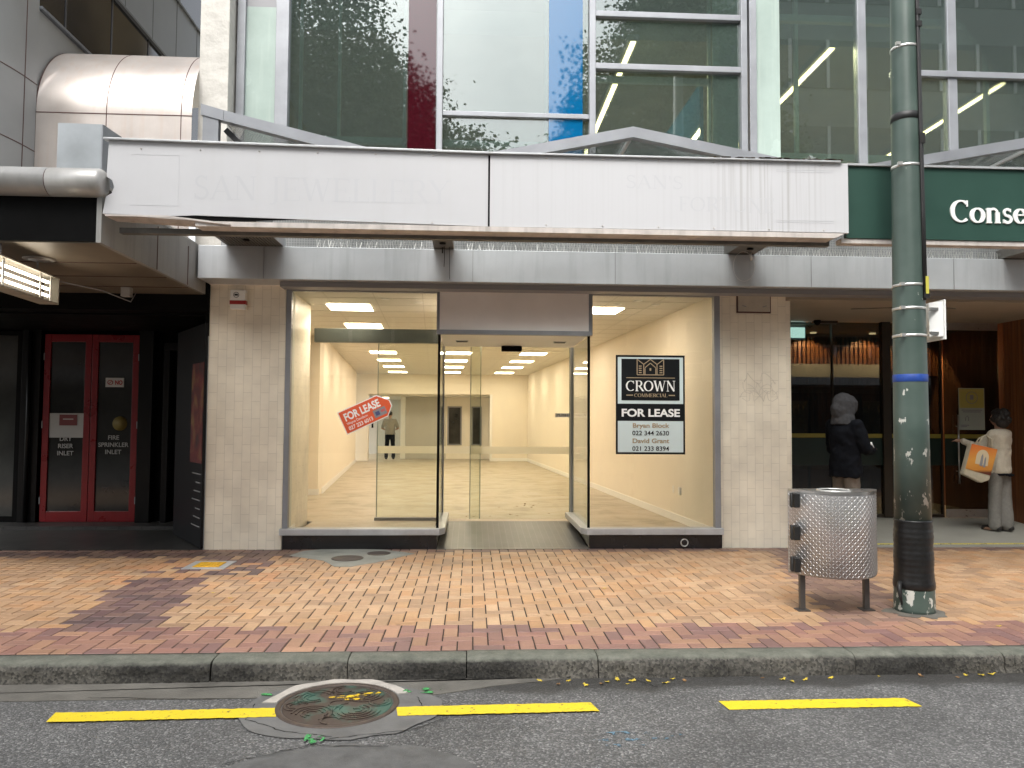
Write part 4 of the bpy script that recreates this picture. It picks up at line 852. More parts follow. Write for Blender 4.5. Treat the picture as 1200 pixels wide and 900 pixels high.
# entrance alcove
bx('alcove_floor', K['concrete'], RB, 3.80, 11.8, 9.06, 9.30, -.03, .006)
mb = MB(); mb.prism([(3.8, 9.3, -.02), (3.8, 9.3, .006), (3.8, 11.0, .13), (3.8, 14.5, .13), (3.8, 14.5, -.02)], (8, 0, 0)); mb.build('alcove_floor', K['concrete'], RB)
bx('alcove_ceiling', M('alcove_ceiling', (.36, .31, .24), .6, 0, .12, 2), RB, 3.80, 11.8, 8.98, 11.05, 2.97, 3.05)
mb = MB(); mb.obox((4.9, 9.65, 2.966), (5.6, 9.4, 2.966), .03, .01); mb.obox((5.2, 9.15, 2.966), (6.2, 9.5, 2.966), .012, .01); mb.build('ceiling_slot', K['under'], RB)
bx('alcove_wall', K['tile'], RB, 3.802, 3.86, 9.1, 11.0, 0, 2.97)
YG = 10.92
fr = MB(); fr.box(5.235, 5.25, YG-.03, YG+.03, .13, 2.97); fr.box(5.98, 6.10, YG-.05, YG+.05, .13, 2.97); fr.box(6.86, 6.88, YG-.03, YG+.03, .13, 2.97); fr.box(3.86, 6.86, YG-.03, YG+.04, .13, .17)
fr.box(4.95, 5.3, YG-.09, YG-.02, 2.93, 2.97)
gf = fr.build('entrance_frame', M('bronze_frame', (.05, .04, .03), .4, .5), RB)
for a, b in ((3.86, 5.235), (5.25, 5.98), (6.10, 6.86)): bx('pane', K['dark_glass'], gf, a, b, YG, YG+.01, .17, 2.96)
# glass stripe (yellow line over dark green band)
mb = MB(); mb.box(3.86, 6.86, YG-.006, YG-.003, 1.275, 1.335); mb.build('yellow_stripe', M('stripe_yellow', (.24, .20, .03), .5), gf)
mb = MB(); mb.box(3.86, 6.86, YG-.005, YG-.002, .88, 1.27); mb.build('green_band', M('band_green', (.008, .022, .018), .3), gf)
text('Visitor Centre', 6.35, YG-.007, 1.02, .045, M('dim_letter', (.3, .32, .3), .5), gf, width=.32)
dr = MB(); dr.box(6.89, 7.72, YG-.06, YG-.03, 2.86, 2.97); dr.box(6.89, 7.72, YG-.06, YG-.03, .13, .25); dr = dr.build('glass_door', K['steel'], RB, .003)
bx('pane', K['dark_glass'], dr, 6.89, 7.72, YG-.05, YG-.04, .25, 2.86)
mb = MB(); mb.tube([(7.06, YG-.11, .62), (7.06, YG-.11, 1.62)], .012, 8); mb.tube([(7.06, YG-.11, .8), (7.06, YG-.05, .8)], .008, 6); mb.tube([(7.06, YG-.11, 1.45), (7.06, YG-.05, 1.45)], .008, 6); mb.build('handle', K['steel'], dr)
mb = MB(); mb.box(6.89, 7.72, YG-.056, YG-.052, 1.275, 1.335); mb.build('yellow_stripe', bpy.data.materials['stripe_yellow'], dr)
mb = MB(); mb.box(6.89, 7.72, YG-.055, YG-.051, .88, 1.27); mb.build('green_band', bpy.data.materials['band_green'], dr)
ps = empty('door_poster', (7.29, YG-.07, 1.4), 'yellow and pale poster with round crest taped to the glass entrance door', 'poster')
bx('sheet', M('poster_pale', (.40, .44, .38), .5), ps, 7.10, 7.49, YG-.066, YG-.062, 1.40, 2.01)
bx('header', K['paper_y'], ps, 7.11, 7.48, YG-.069, YG-.066, 1.72, 2.0)
mb = MB(); mb.tube([(7.295+.085*math.cos(a), YG-.071, 1.87+.085*math.sin(a)) for a in [k*math.pi/10 for k in range(21)]], .004, 5); mb.box(7.27, 7.32, YG-.073, YG-.069, 1.84, 1.91); mb.build('crest', K['mid_grey'], ps)
mb = MB()
for z, a, b in ((1.68, 7.14, 7.45), (1.655, 7.16, 7.43), (1.46, 7.13, 7.25), (1.44, 7.13, 7.22)): mb.box(a, b, YG-.068, YG-.066, z, z+.014)
mb.tube([(7.20, YG-.067, 1.53), (7.20, YG-.067, 1.58), (7.225, YG-.067, 1.605), (7.245, YG-.067, 1.58), (7.245, YG-.067, 1.53)], .005, 5); mb.build('print', K['mid_grey'], ps)
# timber wall at the right, with vertical boards
mb = MB(); y = YG
wx = 7.76
while y > 9.35: mb.box(wx, wx+.06, y-.115, y-.004, .05, 2.97); y -= .12
mb.box(wx+.02, wx+.2, 9.3, YG, .0, 2.97); mb.build('timber_wall', K['wood'], RB)
mb = MB(); mb.box(wx-.06, wx, 9.9, 10.3, .93, 1.02); mb.build('rail', K['mid_grey'], RB)
# lobby inside
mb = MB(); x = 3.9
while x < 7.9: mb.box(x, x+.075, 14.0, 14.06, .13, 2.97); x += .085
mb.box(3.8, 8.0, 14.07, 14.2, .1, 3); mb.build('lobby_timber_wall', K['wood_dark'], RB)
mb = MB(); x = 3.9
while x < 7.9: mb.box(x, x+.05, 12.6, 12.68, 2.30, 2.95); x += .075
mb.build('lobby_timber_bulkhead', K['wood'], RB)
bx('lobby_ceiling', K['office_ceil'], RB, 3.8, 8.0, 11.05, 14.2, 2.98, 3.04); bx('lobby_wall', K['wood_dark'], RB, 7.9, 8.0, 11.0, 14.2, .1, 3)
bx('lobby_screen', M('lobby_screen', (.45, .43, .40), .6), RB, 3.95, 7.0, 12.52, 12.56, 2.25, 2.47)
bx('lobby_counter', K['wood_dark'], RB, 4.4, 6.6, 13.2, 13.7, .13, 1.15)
def rack(x, y, lab):
    k = empty('brochure_rack', (x, y, .13), lab, 'rack', 'lit racks inside the office entrance')
    bx('board', M('rack_board', (.34, .27, .16), .6), k, x-.22, x+.22, y, y+.04, 1.15, 1.85)
    mb = MB(); random.seed(int(x*10))
    for r in range(4):
        for c in range(5):
            if random.random() < .85: mb.box(x-.19+c*.08, x-.13+c*.08, y-.03, y-.005, 1.2+r*.15, 1.31+r*.15)
    mb.build('leaflets', M('leaflets', (.40, .33, .20), .6, 0, .6, 18), k)
    mb = MB(); mb.box(x-.24, x-.22, y-.04, y+.05, .13, 1.9); mb.box(x+.22, x+.24, y-.04, y+.05, .13, 1.9); mb.build('stand', K['black_matt'], k)
rack(6.56, 12.2, 'lit leaflet rack inside the office glass, right of the hooded person'); rack(5.28, 12.3, 'lit leaflet rack inside the office glass, left of the hooded person')
el = empty('lobby_light', (4.85, 12.0, 2.74), 'pale green-white lamp box high inside the office entrance glass', 'light')
bx('case', K['mid_grey'], el, 4.78, 5.12, 11.5, 11.6, 2.76, 2.98); bx('diffuser', emit('greenish_lamp', (.72, 1, .92), 2.2), el, 4.80, 5.10, 11.485, 11.5, 2.79, 2.95)
for i, x in enumerate((4.6, 5.6, 6.6, 7.4)):
    d = empty('downlight', (x, 12.3, 2.95), 'small warm downlight washing the lobby timber, number %s from the left' % ('one', 'two', 'three', 'four')[i], 'downlight', 'warm downlights inside the office entrance')
    mb = MB(); mb.lathe([(.05, -.02), (.05, 0)], (x, 12.3, 2.975), 16); mb.build('lens', emit('warm_lens', (1, .72, .4), 1.5), d)
    ld = bpy.data.lights.new('downlight_lamp', 'SPOT'); ld.energy = 45; ld.color = (1, .62, .3); ld.spot_size = R(110); ld.shadow_soft_size = .05; lo = bpy.data.objects.new('downlight_lamp', ld); COL.objects.link(lo); lo.parent = d; lo.location = (0, 0, -.02); lo.rotation_euler = (R(25), 0, 0)
cm = empty('dome_camera', (4.98, 10.8, 2.9), 'small black dome camera at the top of the office glass', 'camera')
mb = MB(); mb.lathe([(.05, .05), (.05, .02), (.035, -.01), (.01, -.03)], (4.98, 10.8, 2.92), 16); mb.build('dome', K['black_matt'], cm)

# ================================================================== CANOPY
CN = empty('glass_canopy', (0, 6.2, 3.4), 'street canopy with grey steel gables and glass over the shop sign', 'canopy')
YC = 6.95
def gable(xa, za, xp, zp, xb, zb, lab=None):
    mb = MB(); 
    th = .095
    pts = [(xa, YC, za), (xp, YC, zp), (xb, YC, zb), (xb, YC, zb-th*1.0), (xp, YC, zp-th*1.05), (xa, YC, za-th)]
    mb.prism(pts[:2]+pts[4:], (0, .09, 0)); mb.prism([pts[1], pts[2], pts[3], pts[4]], (0, .09, 0))
    o = mb.build('gable_frame', K['alu'], CN)
    mb = MB(); mb.prism([(xa, YC+.05, za-th), (xp, YC+.05, zp-th), (xb, YC+.05, zb-th)], (0, .006, 0)); mb.build('glass', K['canopy_glass'], o)
    mb = MB(); mb.prism([(xa, YC+.09, za-.02), (xp, YC+.09, zp-.02), (xp, 9.0, zp-.02), (xa, 9.0, za-.02)], (0, 0, -.008)); mb.prism([(xb, YC+.09, zb-.02), (xp, YC+.09, zp-.02), (xp, 9.0, zp-.02), (xb, 9.0, zb-.02)], (0, 0, -.008)); mb.build('roof_glass', K['canopy_glass'], o)
    mb = MB()
    for y in (7.9, 8.7):
        mb.obox((xa+.1, y, za-.06), (xp, y, zp-.06), .04, .03); mb.obox((xb-.1, y, zb-.06), (xp, y, zp-.06), .04, .03)
    mb.obox((xp, YC+.1, zp-.055), (xp, 9, zp-.055), .03, .03)
    mb.build('purlin', K['alu_l'], o)
gable(-.35, 3.854, 1.48, 4.235, 3.51, 3.854)
gable(3.42, 3.877, 5.49, 4.27, 7.4, 3.877)
# left gable: half frame with its end post
mb = MB(); mb.prism([(-2.466, YC, 4.342), (-2.264, YC, 4.286), (-2.264, YC, 4.19), (-2.466, YC, 4.241)], (0, .09, 0)); mb.prism([(-2.261, YC, 4.286), (-.448, YC, 3.854), (-.617, YC, 3.787), (-2.261, YC, 4.19)], (0, .09, 0)); mb.box(-2.449, -2.309, YC+.01, YC+.08, 3.6, 4.241)
o = mb.build('gable_frame', K['alu'], CN)
mb = MB(); mb.obox((-2.276, YC+.15, 4.146), (-1.816, YC+.15, 3.70), .10, .05, (0, 0, 1)); mb.obox((-2.13, YC+.4, 4.056), (-.785, YC+.4, 3.675), .04, .04); mb.build('brace', M('dark_steel', (.03, .03, .032), .4), o)
mb = MB(); mb.prism([(-2.3, YC+.09, 4.246), (-.56, YC+.09, 3.832), (-.56, 9.0, 3.832), (-2.3, 9.0, 4.246)], (0, 0, -.008)); mb.build('roof_glass', K['canopy_glass'], o)
mb = MB(); mb.box(-2.95, 7.4, 6.49, 6.56, 3.22, 3.61); mb.box(-2.95, 7.4, 6.49, 7.05, 3.61, 3.67); mb.build('edge_beam', K['under'], CN)
# arms resting on the beam
def arm(x0, x1, y0=6.56, ribs=False):
    mb = MB(); mb.box(x0, x1, y0, 8.72, 3.43, 3.54)
    if ribs:
        k = x0+.04
        while k < x1-.03: mb.box(k, k+.012, y0, 8.70, 3.42, 3.43); k += .035
    o = mb.build('canopy_arm', K['under'], CN)
    bx('arm_face', K['beam'], o, x1, x1+.008, y0, 8.72, 3.425, 3.58)
    mb = MB(); mb.lathe([(.035, -.012), (.035, 0)], ((x0+x1)/2, 8.3, 3.42), 14); mb.build('fitting', K['black_matt'], o)
arm(-2.74, -2.12, ribs=True); arm(-.44, -.22); arm(2.92, 3.23); arm(6.2, 6.5)
# dangling wires under the arms
for x, lab in ((-.32, 'thin loose wires hanging below the canopy arm above the shop door'), (3.05, 'thin loop of wire hanging below the canopy arm above the right window')):
    mb = MB()
    if x < 0:
        mb.tube([(x, 8.5, 3.43), (x+.005, 8.5, 3.3), (x, 8.5, 3.2)], .004, 5); mb.tube([(x+.06, 8.52, 3.43), (x+.06, 8.5, 3.1), (x+.065, 8.5, 3.06)], .003, 5); mb.tube([(x-.02, 8.55, 3.43), (x-.02, 8.52, 3.36)], .008, 5)
    else:
        mb.tube([(x+.02+.13*math.sin(a)*(1 if math.sin(a) > 0 else .9), 8.5, 3.26+.17*math.cos(a)) for a in [k*math.pi/10 for k in range(21)]], .003, 5); mb.tube([(x+.1, 8.5, 3.43), (x+.11, 8.5, 3.33)], .012, 6)
    tag(mb.build('hanging_wire', K['silver'] if x > 0 else K['cable']), lab, 'wire')

def stained():
    m, t, b, N, L = nodes('stained_white'); tc = N('ShaderNodeTexCoord'); sx = N('ShaderNodeSeparateXYZ'); L(tc.outputs['Object'], sx.inputs[0])
    mp = N('ShaderNodeMapping'); mp.inputs['Scale'].default_value = (26, 1, .35); n = N('ShaderNodeTexNoise'); n.inputs['Scale'].default_value = 1.5; n.inputs['Detail'].default_value = 5
    L(tc.outputs['Object'], mp.inputs[0]); L(mp.outputs[0], n.inputs['Vector'])
    r = N('ShaderNodeMapRange'); r.inputs[1].default_value = .48; r.inputs[2].default_value = .72; L(n.outputs['Fac'], r.inputs[0])
    a = N('ShaderNodeMapRange'); a.inputs[1].default_value = 1.65; a.inputs[2].default_value = 2.05; L(sx.outputs['X'], a.inputs[0])
    c = N('ShaderNodeMapRange'); c.inputs[1].default_value = 2.65; c.inputs[2].default_value = 2.3; L(sx.outputs['X'], c.inputs[0])
    u = N('ShaderNodeMath'); u.operation = 'MULTIPLY'; L(a.outputs[0], u.inputs[0]); L(c.outputs[0], u.inputs[1])
    v = N('ShaderNodeMath'); v.operation = 'MULTIPLY_ADD'; v.inputs[1].default_value = .55; v.inputs[2].default_value = .07; L(u.outputs[0], v.inputs[0])
    w_ = N('ShaderNodeMath'); w_.operation = 'MULTIPLY'; L(v.outputs[0], w_.inputs[0]); L(r.outputs[0], w_.inputs[1])
    x = N('ShaderNodeMix'); x.data_type = 'RGBA'; x.inputs[6].default_value = (.56, .56, .57, 1); x.inputs[7].default_value = (.25, .235, .21, 1); L(w_.outputs[0], x.inputs[0]); L(x.outputs[2], b.inputs['Base Color']); b.inputs['Roughness'].default_value = .45
    return m
# ================================================================== SHOP SIGN (white, faded)
SS = empty('shop_sign', (0, 5.6, 2.92), 'long weathered white fascia sign with ghost lettering over the vacant shop', 'sign')
YS = 5.6
# left panel with torn left edge, slightly bowed lower edge
left = [(-2.63, 3.50), (.108, 3.462), (.108, 2.925), (-1.0, 2.945), (-2.0, 2.965), (-2.20, 2.955), (-2.66, 2.965), (-2.64, 3.09), (-2.60, 3.115), (-2.585, 3.16), (-2.60, 3.21), (-2.64, 3.235)]
mb = MB(); mb.prism([(x, YS, z) for x, z in left], (0, .03, 0)); pl = mb.build('sign_panel', K['sign'], SS, .002)
mb = MB(); mb.prism([(.122, YS, 3.462), (2.835, YS, 3.462), (2.835, YS, 2.925), (2.78, YS, 2.93), (.122, YS, 2.925)], (0, .03, 0)); pr = mb.build('sign_panel', stained(), SS, .002)
mb = MB(); mb.box(.108, .122, YS+.012, YS+.05, 2.92, 3.46); mb.build('panel_gap', K['black_matt'], SS)
mb = MB(); mb.obox((-2.66, YS+.005, 3.508), (.11, YS+.005, 3.470), .06, .016); mb.obox((.11, YS+.005, 3.470), (2.77, YS+.005, 3.468), .06, .014); mb.build('top_capping', K['alu_l'], SS, .003)
mb = MB(); mb.box(-2.0, 2.72, YS-.01, YS+.14, 2.885, 2.922); mb.prism([(-2.64, YS-.005, 2.96), (-2.2, YS-.02, 2.955), (-1.75, YS-.03, 2.905), (-1.75, YS+.1, 2.90), (-2.6, YS+.1, 2.945)], (0, 0, -.012)); mb.prism([(2.72, YS-.01, 2.885), (2.80, YS-.01, 2.922), (2.72, YS-.01, 2.922)], (0, .14, 0)); mb.build('bottom_trim', K['trim'], SS)
mb = MB(); mb.prism([(-2.45, YS+.008, 2.972), (-1.2, YS+.008, 2.955), (-2.0, YS+.008, 2.915)], (0, .01, 0)); mb.build('trim_gap', K['black_matt'], SS)
mb = MB(); mb.box(-2.6, 2.75, YS+.14, YS+.2, 2.86, 2.90); mb.build('bottom_channel', K['under'], SS)
serif('SAN JEWELLERY', -2.03, YS-.0006, 3.085, .175, 1.86, K['ghost'], pl, .0004, wt=.8, step=.00004)
serif("SAN'S", 1.13, YS-.0006, 3.235, .10, .44, K['ghost'], pr, .0004, wt=.7, step=.00004)
serif('FORTUNE', 1.53, YS-.0006, 3.07, .11, .74, K['ghost'], pr, .0004, wt=.7, step=.00004)
mb = MB()
for a in ((-2.47, -2.13, 3.40, 3.403), (-2.47, -2.13, 3.03, 3.033), (-2.13, -2.127, 3.03, 3.40)): mb.box(a[0], a[1], YS-.0012, YS, a[2], a[3])
mb.build('ghost_frame', K['ghost'], pl)
mb = MB()
for z in (3.40, 3.385, 3.0, 3.015): mb.box(2.28, 2.72, YS-.0012, YS, z, z+.004)
mb.build('ghost_frame', K['ghost'], pr)
mb = MB(); random.seed(2)
for k in range(60):
    x = 1.75+random.random()**.8*1.0; mb.box(x, x+random.uniform(.01, .04), YS-.026, YS+.02, 3.475, 3.475+random.uniform(.003, .012))
mb.build('moss', M('dark_moss', (.05, .035, .02), .9), SS)
lt = MB(); lt.prism([(2.858, 6.38, 3.742), (3.016, 6.38, 3.742), (2.897, 6.38, 3.802)], (0, .12, 0)); tag(lt.build('plastic_scrap', K['canopy_glass']), 'small clear plastic scrap standing on the right end of the white sign', 'scrap')

mb = MB()
for k in range(13):
    for z in (2.945, 3.445):
        x = -2.4+k*.42
        if abs(x-.11) > .03 and not (z < 3 and x < -1.0): mb.lathe([(.007, -.002), (.007, .002)], (x, YS-.001, z), 8)
mb.build('screw_row', K['trim'], SS)
SS.scale = (1.134,)*3; SS.location = (0, 6.35, 3.11)
# green sign
GS = empty('office_sign', (5, 5.64, 2.9), 'dark green fascia sign with white serif lettering above the office entrance', 'sign')
bx('sign_panel', K['green_sign'], GS, 2.835, 7.5, 5.64, 5.68, 2.90, 3.455)
bx('bottom_trim', K['trim'], GS, 2.80, 7.5, 5.65, 5.74, 2.862, 2.898); bx('top_trim', K['alu_l'], GS, 2.84, 7.5, 5.62, 5.70, 3.456, 3.472)
serif('Conservation', 3.655, 5.63, 3.035, .175, .19*6.95, K['letter_white'], GS, .012, wt=1.25)
GS.scale = (1.134,)*3; GS.location = (5.67, 6.396, 3.088)

# ================================================================== LEFT BUILDING
LB = empty('corner_building', (-5, 9, 0), 'grey metal-clad building with barrel-shaped cladding and dark recessed entrance', 'building')
# barrel vault cladding
def vault():
    mb = MB(); x0, x1 = -5.06, -3.29; prof = [(9.0, 3.3), (9.0, 4.0), (9.0, 5.03)] + [(9.0+1.1-1.1*math.cos(R(a)), 5.03+1.1*math.sin(R(a))) for a in range(4, 91, 4)] + [(11.5, 6.13)]
    n = len(prof); xs = [x0, -4.265, -3.415, x1]
    for a, b in zip(xs[:-1], xs[1:]):
        g0 = .003; mb.add([(a+g0, y, z) for y, z in prof]+[(b-g0, y, z) for y, z in prof], [(i, i+1, n+i+1, n+i) for i in range(n-1)], True)
    o = mb.build('barrel_cladding', K['vault'], LB)
    mb = MB()
    for x in (x0-.004, -4.265, -3.415):
        for (a, b) in zip(prof[:-1], prof[1:]): mb.obox((x, a[0]+.002, a[1]), (x, b[0]+.002, b[1]), .011, .006, (0, -1, .3) if a[1] < 5.1 else (0, -.7, .7))
    mb.box(x0, x1, 8.996, 9.004, 5.022, 5.032); mb.build('joint', K['joint'], o)
vault()
# big round wall on the left
mb = MB(); cx, cy, rr = -7.62, 9.0, 2.56; N_ = 40
ring = [(cx+rr*math.cos(R(a)), cy-rr*math.sin(R(a))) for a in [i*100/N_ for i in range(N_+1)]]
mb.add([(x, y, 3.2) for x, y in ring]+[(x, y, 12) for x, y in ring], [(i, i+1, N_+2+i, N_+1+i) for i in range(N_)], True)
rwl = mb.build('round_wall', K['curved'], LB)
mb = MB()
for z in (4.56, 5.345, 6.9, 8.4):
    for i in range(N_): mb.obox((*ring[i], z), (*ring[i+1], z), .008, .010)
for i, z0, z1 in ((2, 3.3, 12), (14, 3.3, 12)): mb.obox((ring[i][0]+.001, ring[i][1], z0), (ring[i][0]+.001, ring[i][1], z1), .008, .008, (0, 1, 0))
mb.build('joint', K['joint'], rwl)
# tower side wall receding behind
XT = -5.07
bx('tower_glazing', K['black_glass'], LB, XT-.3, XT-.02, 9.02, 30, 6.26, 7.42)
bx('tower_base', K['curved'], LB, XT-.3, XT-.01, 9.02, 12, 3.2, 6.25)
bx('tower_panel', K['tower'], LB, XT-.3, XT, 9.02, 30, 7.42, 8.60)
bx('tower_glazing', K['black_glass'], LB, XT-.3, XT-.02, 9.02, 30, 8.60, 11.5)
mb = MB()
for z in (7.40, 8.59, 6.26): mb.box(XT-.02, XT+.03, 9.02, 30, z, z+.035)
y = 10.2
while y < 26: mb.box(XT-.02, XT+.004, y, y+.02, 7.45, 8.6); y += .95
mb.build('tower_trim', M('tower_trim', (.12, .13, .14), .5), LB)
mb = MB(); y = 9.6
while y < 26: mb.box(XT-.02, XT-.012, y, y+.03, 6.3, 7.4); mb.box(XT-.02, XT-.012, y, y+.03, 8.63, 11.4); y += 1.2
mb.build('mullion', M('dark_mullion', (.035, .036, .04), .4), LB)
# street canopy of the left building
def s_edge(): pass
mb = MB(); mb.tube([(-6.3, 6.35, 3.411), (-3.436, 6.35, 3.411)], .116, 24); mb.tube([(-3.427, 6.35, 3.411), (-3.039, 6.35, 3.411), (-3.011, 6.35, 3.411), (-2.996, 6.35, 3.411)], [.116, .116, .102, .068], 24)
tb = mb.build('canopy_bullnose', K['tube'], LB)
mb = MB(); mb.tube([(-3.437, 6.35, 3.411), (-3.426, 6.35, 3.411)], .111, 24); mb.build('joint', K['joint'], tb)
bx('canopy_fascia', K['black_matt'], LB, -6.3, -3.066, 6.375, 6.44, 2.935, 3.30)
mb = MB(); mb.prism([(-3.022, 6.35, 2.922), (-3.07, 8.95, 2.927), (-3.07, 8.95, 3.45), (-3.022, 6.35, 3.337)], (-.04, 0, 0))
sdp = mb.build('canopy_side', K['side'], LB)
for q in (.448, .772):
    mb = MB(); mb.obox((-3.020-.048*q, 6.35+2.6*q, 2.93), (-3.020-.048*q, 6.35+2.6*q, 3.35), .008, .006, (0, 1, 0)); mb.build('joint', K['joint'], sdp)
mb = MB(); mb.prism([(-6.3, 6.39, 2.925), (-3.064, 6.39, 2.925), (-3.11, 9.0, 2.93), (-6.3, 9.0, 2.93)], (0, 0, .02)); sfo = mb.build('canopy_soffit', K['soffit'], LB)
for y in (7.2, 7.9, 8.5): bx('joint', K['joint'], sfo, -6.3, -3.1, y-.004, y+.004, 2.921, 2.926)
bx('canopy_roof', K['tube'], LB, -6.3, -3.15, 6.45, 9.0, 3.47, 3.5)
# recess: black shopfront
bx('shopfront_head', K['black_matt'], LB, -8.5, -3.05, 9.0, 9.3, 2.74, 3.3)
bx('recess_ceiling', K['black_matt'], LB, -8.5, -3.05, 9.3, 11.3, 2.72, 2.75)
bx('recess_wall', K['black_matt'], LB, -3.10, -3.055, 9.06, 11.3, 0, 2.72)
bx('recess_floor', K['floor_dark'], LB, -8.5, -3.055, 9.0, 11.2, -.02, .006)
bx('door_step', K['floor_dark'], LB, -8.5, -3.4, 10.62, 11.2, .006, .05)
bk = MB(); bk.box(-8.5, -3.05, 11.16, 11.3, 0, 2.72); bk.build('recess_back_wall', K['black_matt'], LB)
BG = M('black_gloss', (.006, .006, .006), .35, spec=.2)
bx('black_column', BG, LB, -6.25, -6.0, 11.0, 11.16, .05, 2.72, bevel=.004); bx('black_column', BG, LB, -4.64, -4.45, 10.95, 11.16, .05, 2.72, bevel=.004)
MB().tube([(-6.12, 10.96, .06), (-6.12, 10.96, 2.7)], .03, 8).build('drain_pipe', BG, LB)
mb = MB(); mb.box(-4.30, -4.22, 10.95, 11.16, .05, 2.45); mb.box(-3.9, -3.82, 10.95, 11.16, .05, 2.45); mb.box(-4.3, -3.82, 10.95, 11.16, 2.45, 2.55); mb.build('black_door_frame', BG, LB, .004)
mb = MB(); mb.lathe([(.03, -.01), (.03, .01)], (-4.03, 10.9, 1.6), 12); mb.build('door_knob', K['silver'], LB)
wf = MB(); wf.box(-8.4, -6.27, 11.04, 11.10, .05, .13); wf.box(-8.4, -6.27, 11.04, 11.10, 2.64, 2.70); wf.box(-6.33, -6.27, 11.03, 11.10, .05, 2.70); wf = wf.build('dark_window', K['black_matt'], LB)
bx('pane', M('dim_pane', (.05, .052, .048), .12, 0, .4, .8), wf, -8.4, -6.33, 11.07, 11.09, .13, 2.64)
# red doors
for i, (a, b) in enumerate(((-5.965, -5.325), (-5.315, -4.675))):
    d = MB(); sL, sR = (.085, .085) ; zb, zt = .055, 2.665
    for q in ((a, a+sL, zb, zt), (b-sR, b, zb, zt), (a+sL, b-sR, zb, .20), (a+sL, b-sR, 2.56, zt)): d.box(q[0], q[1], 11.03, 11.08, q[2], q[3])
    d = d.build('red_door', K['red'], LB, .004); d['label'] = ('left' if i == 0 else 'right') + ' red framed glass door of the dark recess'
    bx('pane', M('door_pane', (.022, .022, .02), .08, 0, .6, 1.1), d, a+sL, b-sR, 11.055, 11.065, .20, 2.56)
    lines = ('DRY', 'RISER', 'INLET') if i == 0 else ('FIRE', 'SPRINKLER', 'INLET')
    for k, s in enumerate(lines): text(s, (a+b)/2, 11.037, 1.195-.10*k-(.0 if i else .02), .085, M('dull_letter', (.33, .33, .31), .5), d, align='CENTER', bold=.001)
    if i == 0:
        bx('notice', M('pale_notice', (.36, .36, .34), .6), d, -5.875, -5.41, 11.045, 11.054, 1.22, 1.56)
        bx('red_sticker', M('dark_red_sticker', (.14, .02, .02), .5), d, -5.74, -5.50, 11.04, 11.045, 1.39, 1.54)
        bx('sticker_line', M('sticker_line', (.4, .35, .33), .5), d, -5.69, -5.55, 11.037, 11.04, 1.47, 1.485)
    else:
        n_ = bx('notice', M('white_notice', (.50, .50, .48), .5), d, -5.13, -4.88, 11.045, 11.054, 1.93, 2.06)
        text('NO', -5.0, 11.043, 1.965, .085, K['alarm_red'], n_, bold=.003, width=.10)
        mb = MB(); mb.tube([(-5.065+.035*math.cos(t0), 11.042, 1.995+.03*math.sin(t0)) for t0 in [k*math.pi/8 for k in range(17)]], .005, 5); mb.obox((-5.09, 11.042, 1.97), (-5.04, 11.042, 2.02), .003, .008); mb.build('no_entry_mark', K['alarm_red'], n_)
        mb = MB(); mb.lathe([(.10, -.004), (.10, .004)], (0, 0, 0), 24); o = mb.build('round_sticker', M('dull_yellow', (.16, .12, .02), .6), d, local=True); o.location = Vector((-4.92, 11.05, 1.42))-wo(d); o.rotation_euler = (R(90), 0, 0)
    hg = MB()
    for z in (.35, 1.4, 2.35): hg.box((a-.006) if i == 0 else b-.006, (a+.006) if i == 0 else b+.006, 11.02, 11.03, z-.05, z+.05)
    hg.build('hinge', K['mid_grey'], d)
# poster board on the side wall of the recess
pb = empty('poster_board', (-3.13, 9.5, 0), 'tall black menu board with dark red picture in the recess beside the left pillar', 'board')
bd0 = Vector((-3.068, 8.985, 0)); bdd = Vector((-.73, 1.12, 0)).normalized(); bdn = Vector((-bdd.y, bdd.x, 0))
def onb(s0, s1, z0, z1, e0, e1):
    mb = MB(); mb.prism([bd0+bdd*s0+bdn*e0+Vector((0,0,z0)), bd0+bdd*s1+bdn*e0+Vector((0,0,z0)), bd0+bdd*s1+bdn*e0+Vector((0,0,z1)), bd0+bdd*s0+bdn*e0+Vector((0,0,z1))], bdn*(e1-e0)); return mb
onb(0, 1.34, .02, 2.6, -.03, 0).build('board', K['ink'], pb)
def redpic():
    m, t, b, N, L = nodes('red_picture'); tc = N('ShaderNodeTexCoord'); n = N('ShaderNodeTexNoise'); n.inputs['Scale'].default_value = 4; n.inputs['Detail'].default_value = 5; L(tc.outputs['Object'], n.inputs['Vector'])
    r = N('ShaderNodeValToRGB'); e = r.color_ramp.elements; e[0].position = .35; e[0].color = (.01, .008, .006, 1); e[1].position = .72; e[1].color = (.22, .13, .04, 1); q = e.new(.52); q.color = (.13, .01, .008, 1); L(n.outputs['Fac'], r.inputs[0]); L(r.outputs[0], b.inputs['Base Color']); return m
onb(.02, .55, .98, 2.15, .001, .004).build('picture', redpic(), pb)
mb = MB()
for k in range(7):
    q = onb(.06, .42-.08*(k % 3), .25+k*.10, .262+k*.10, .001, .004); mb.add(q.v, q.f)
mb.build('menu_lines', M('menu_line', (.25, .25, .25), .5), pb)
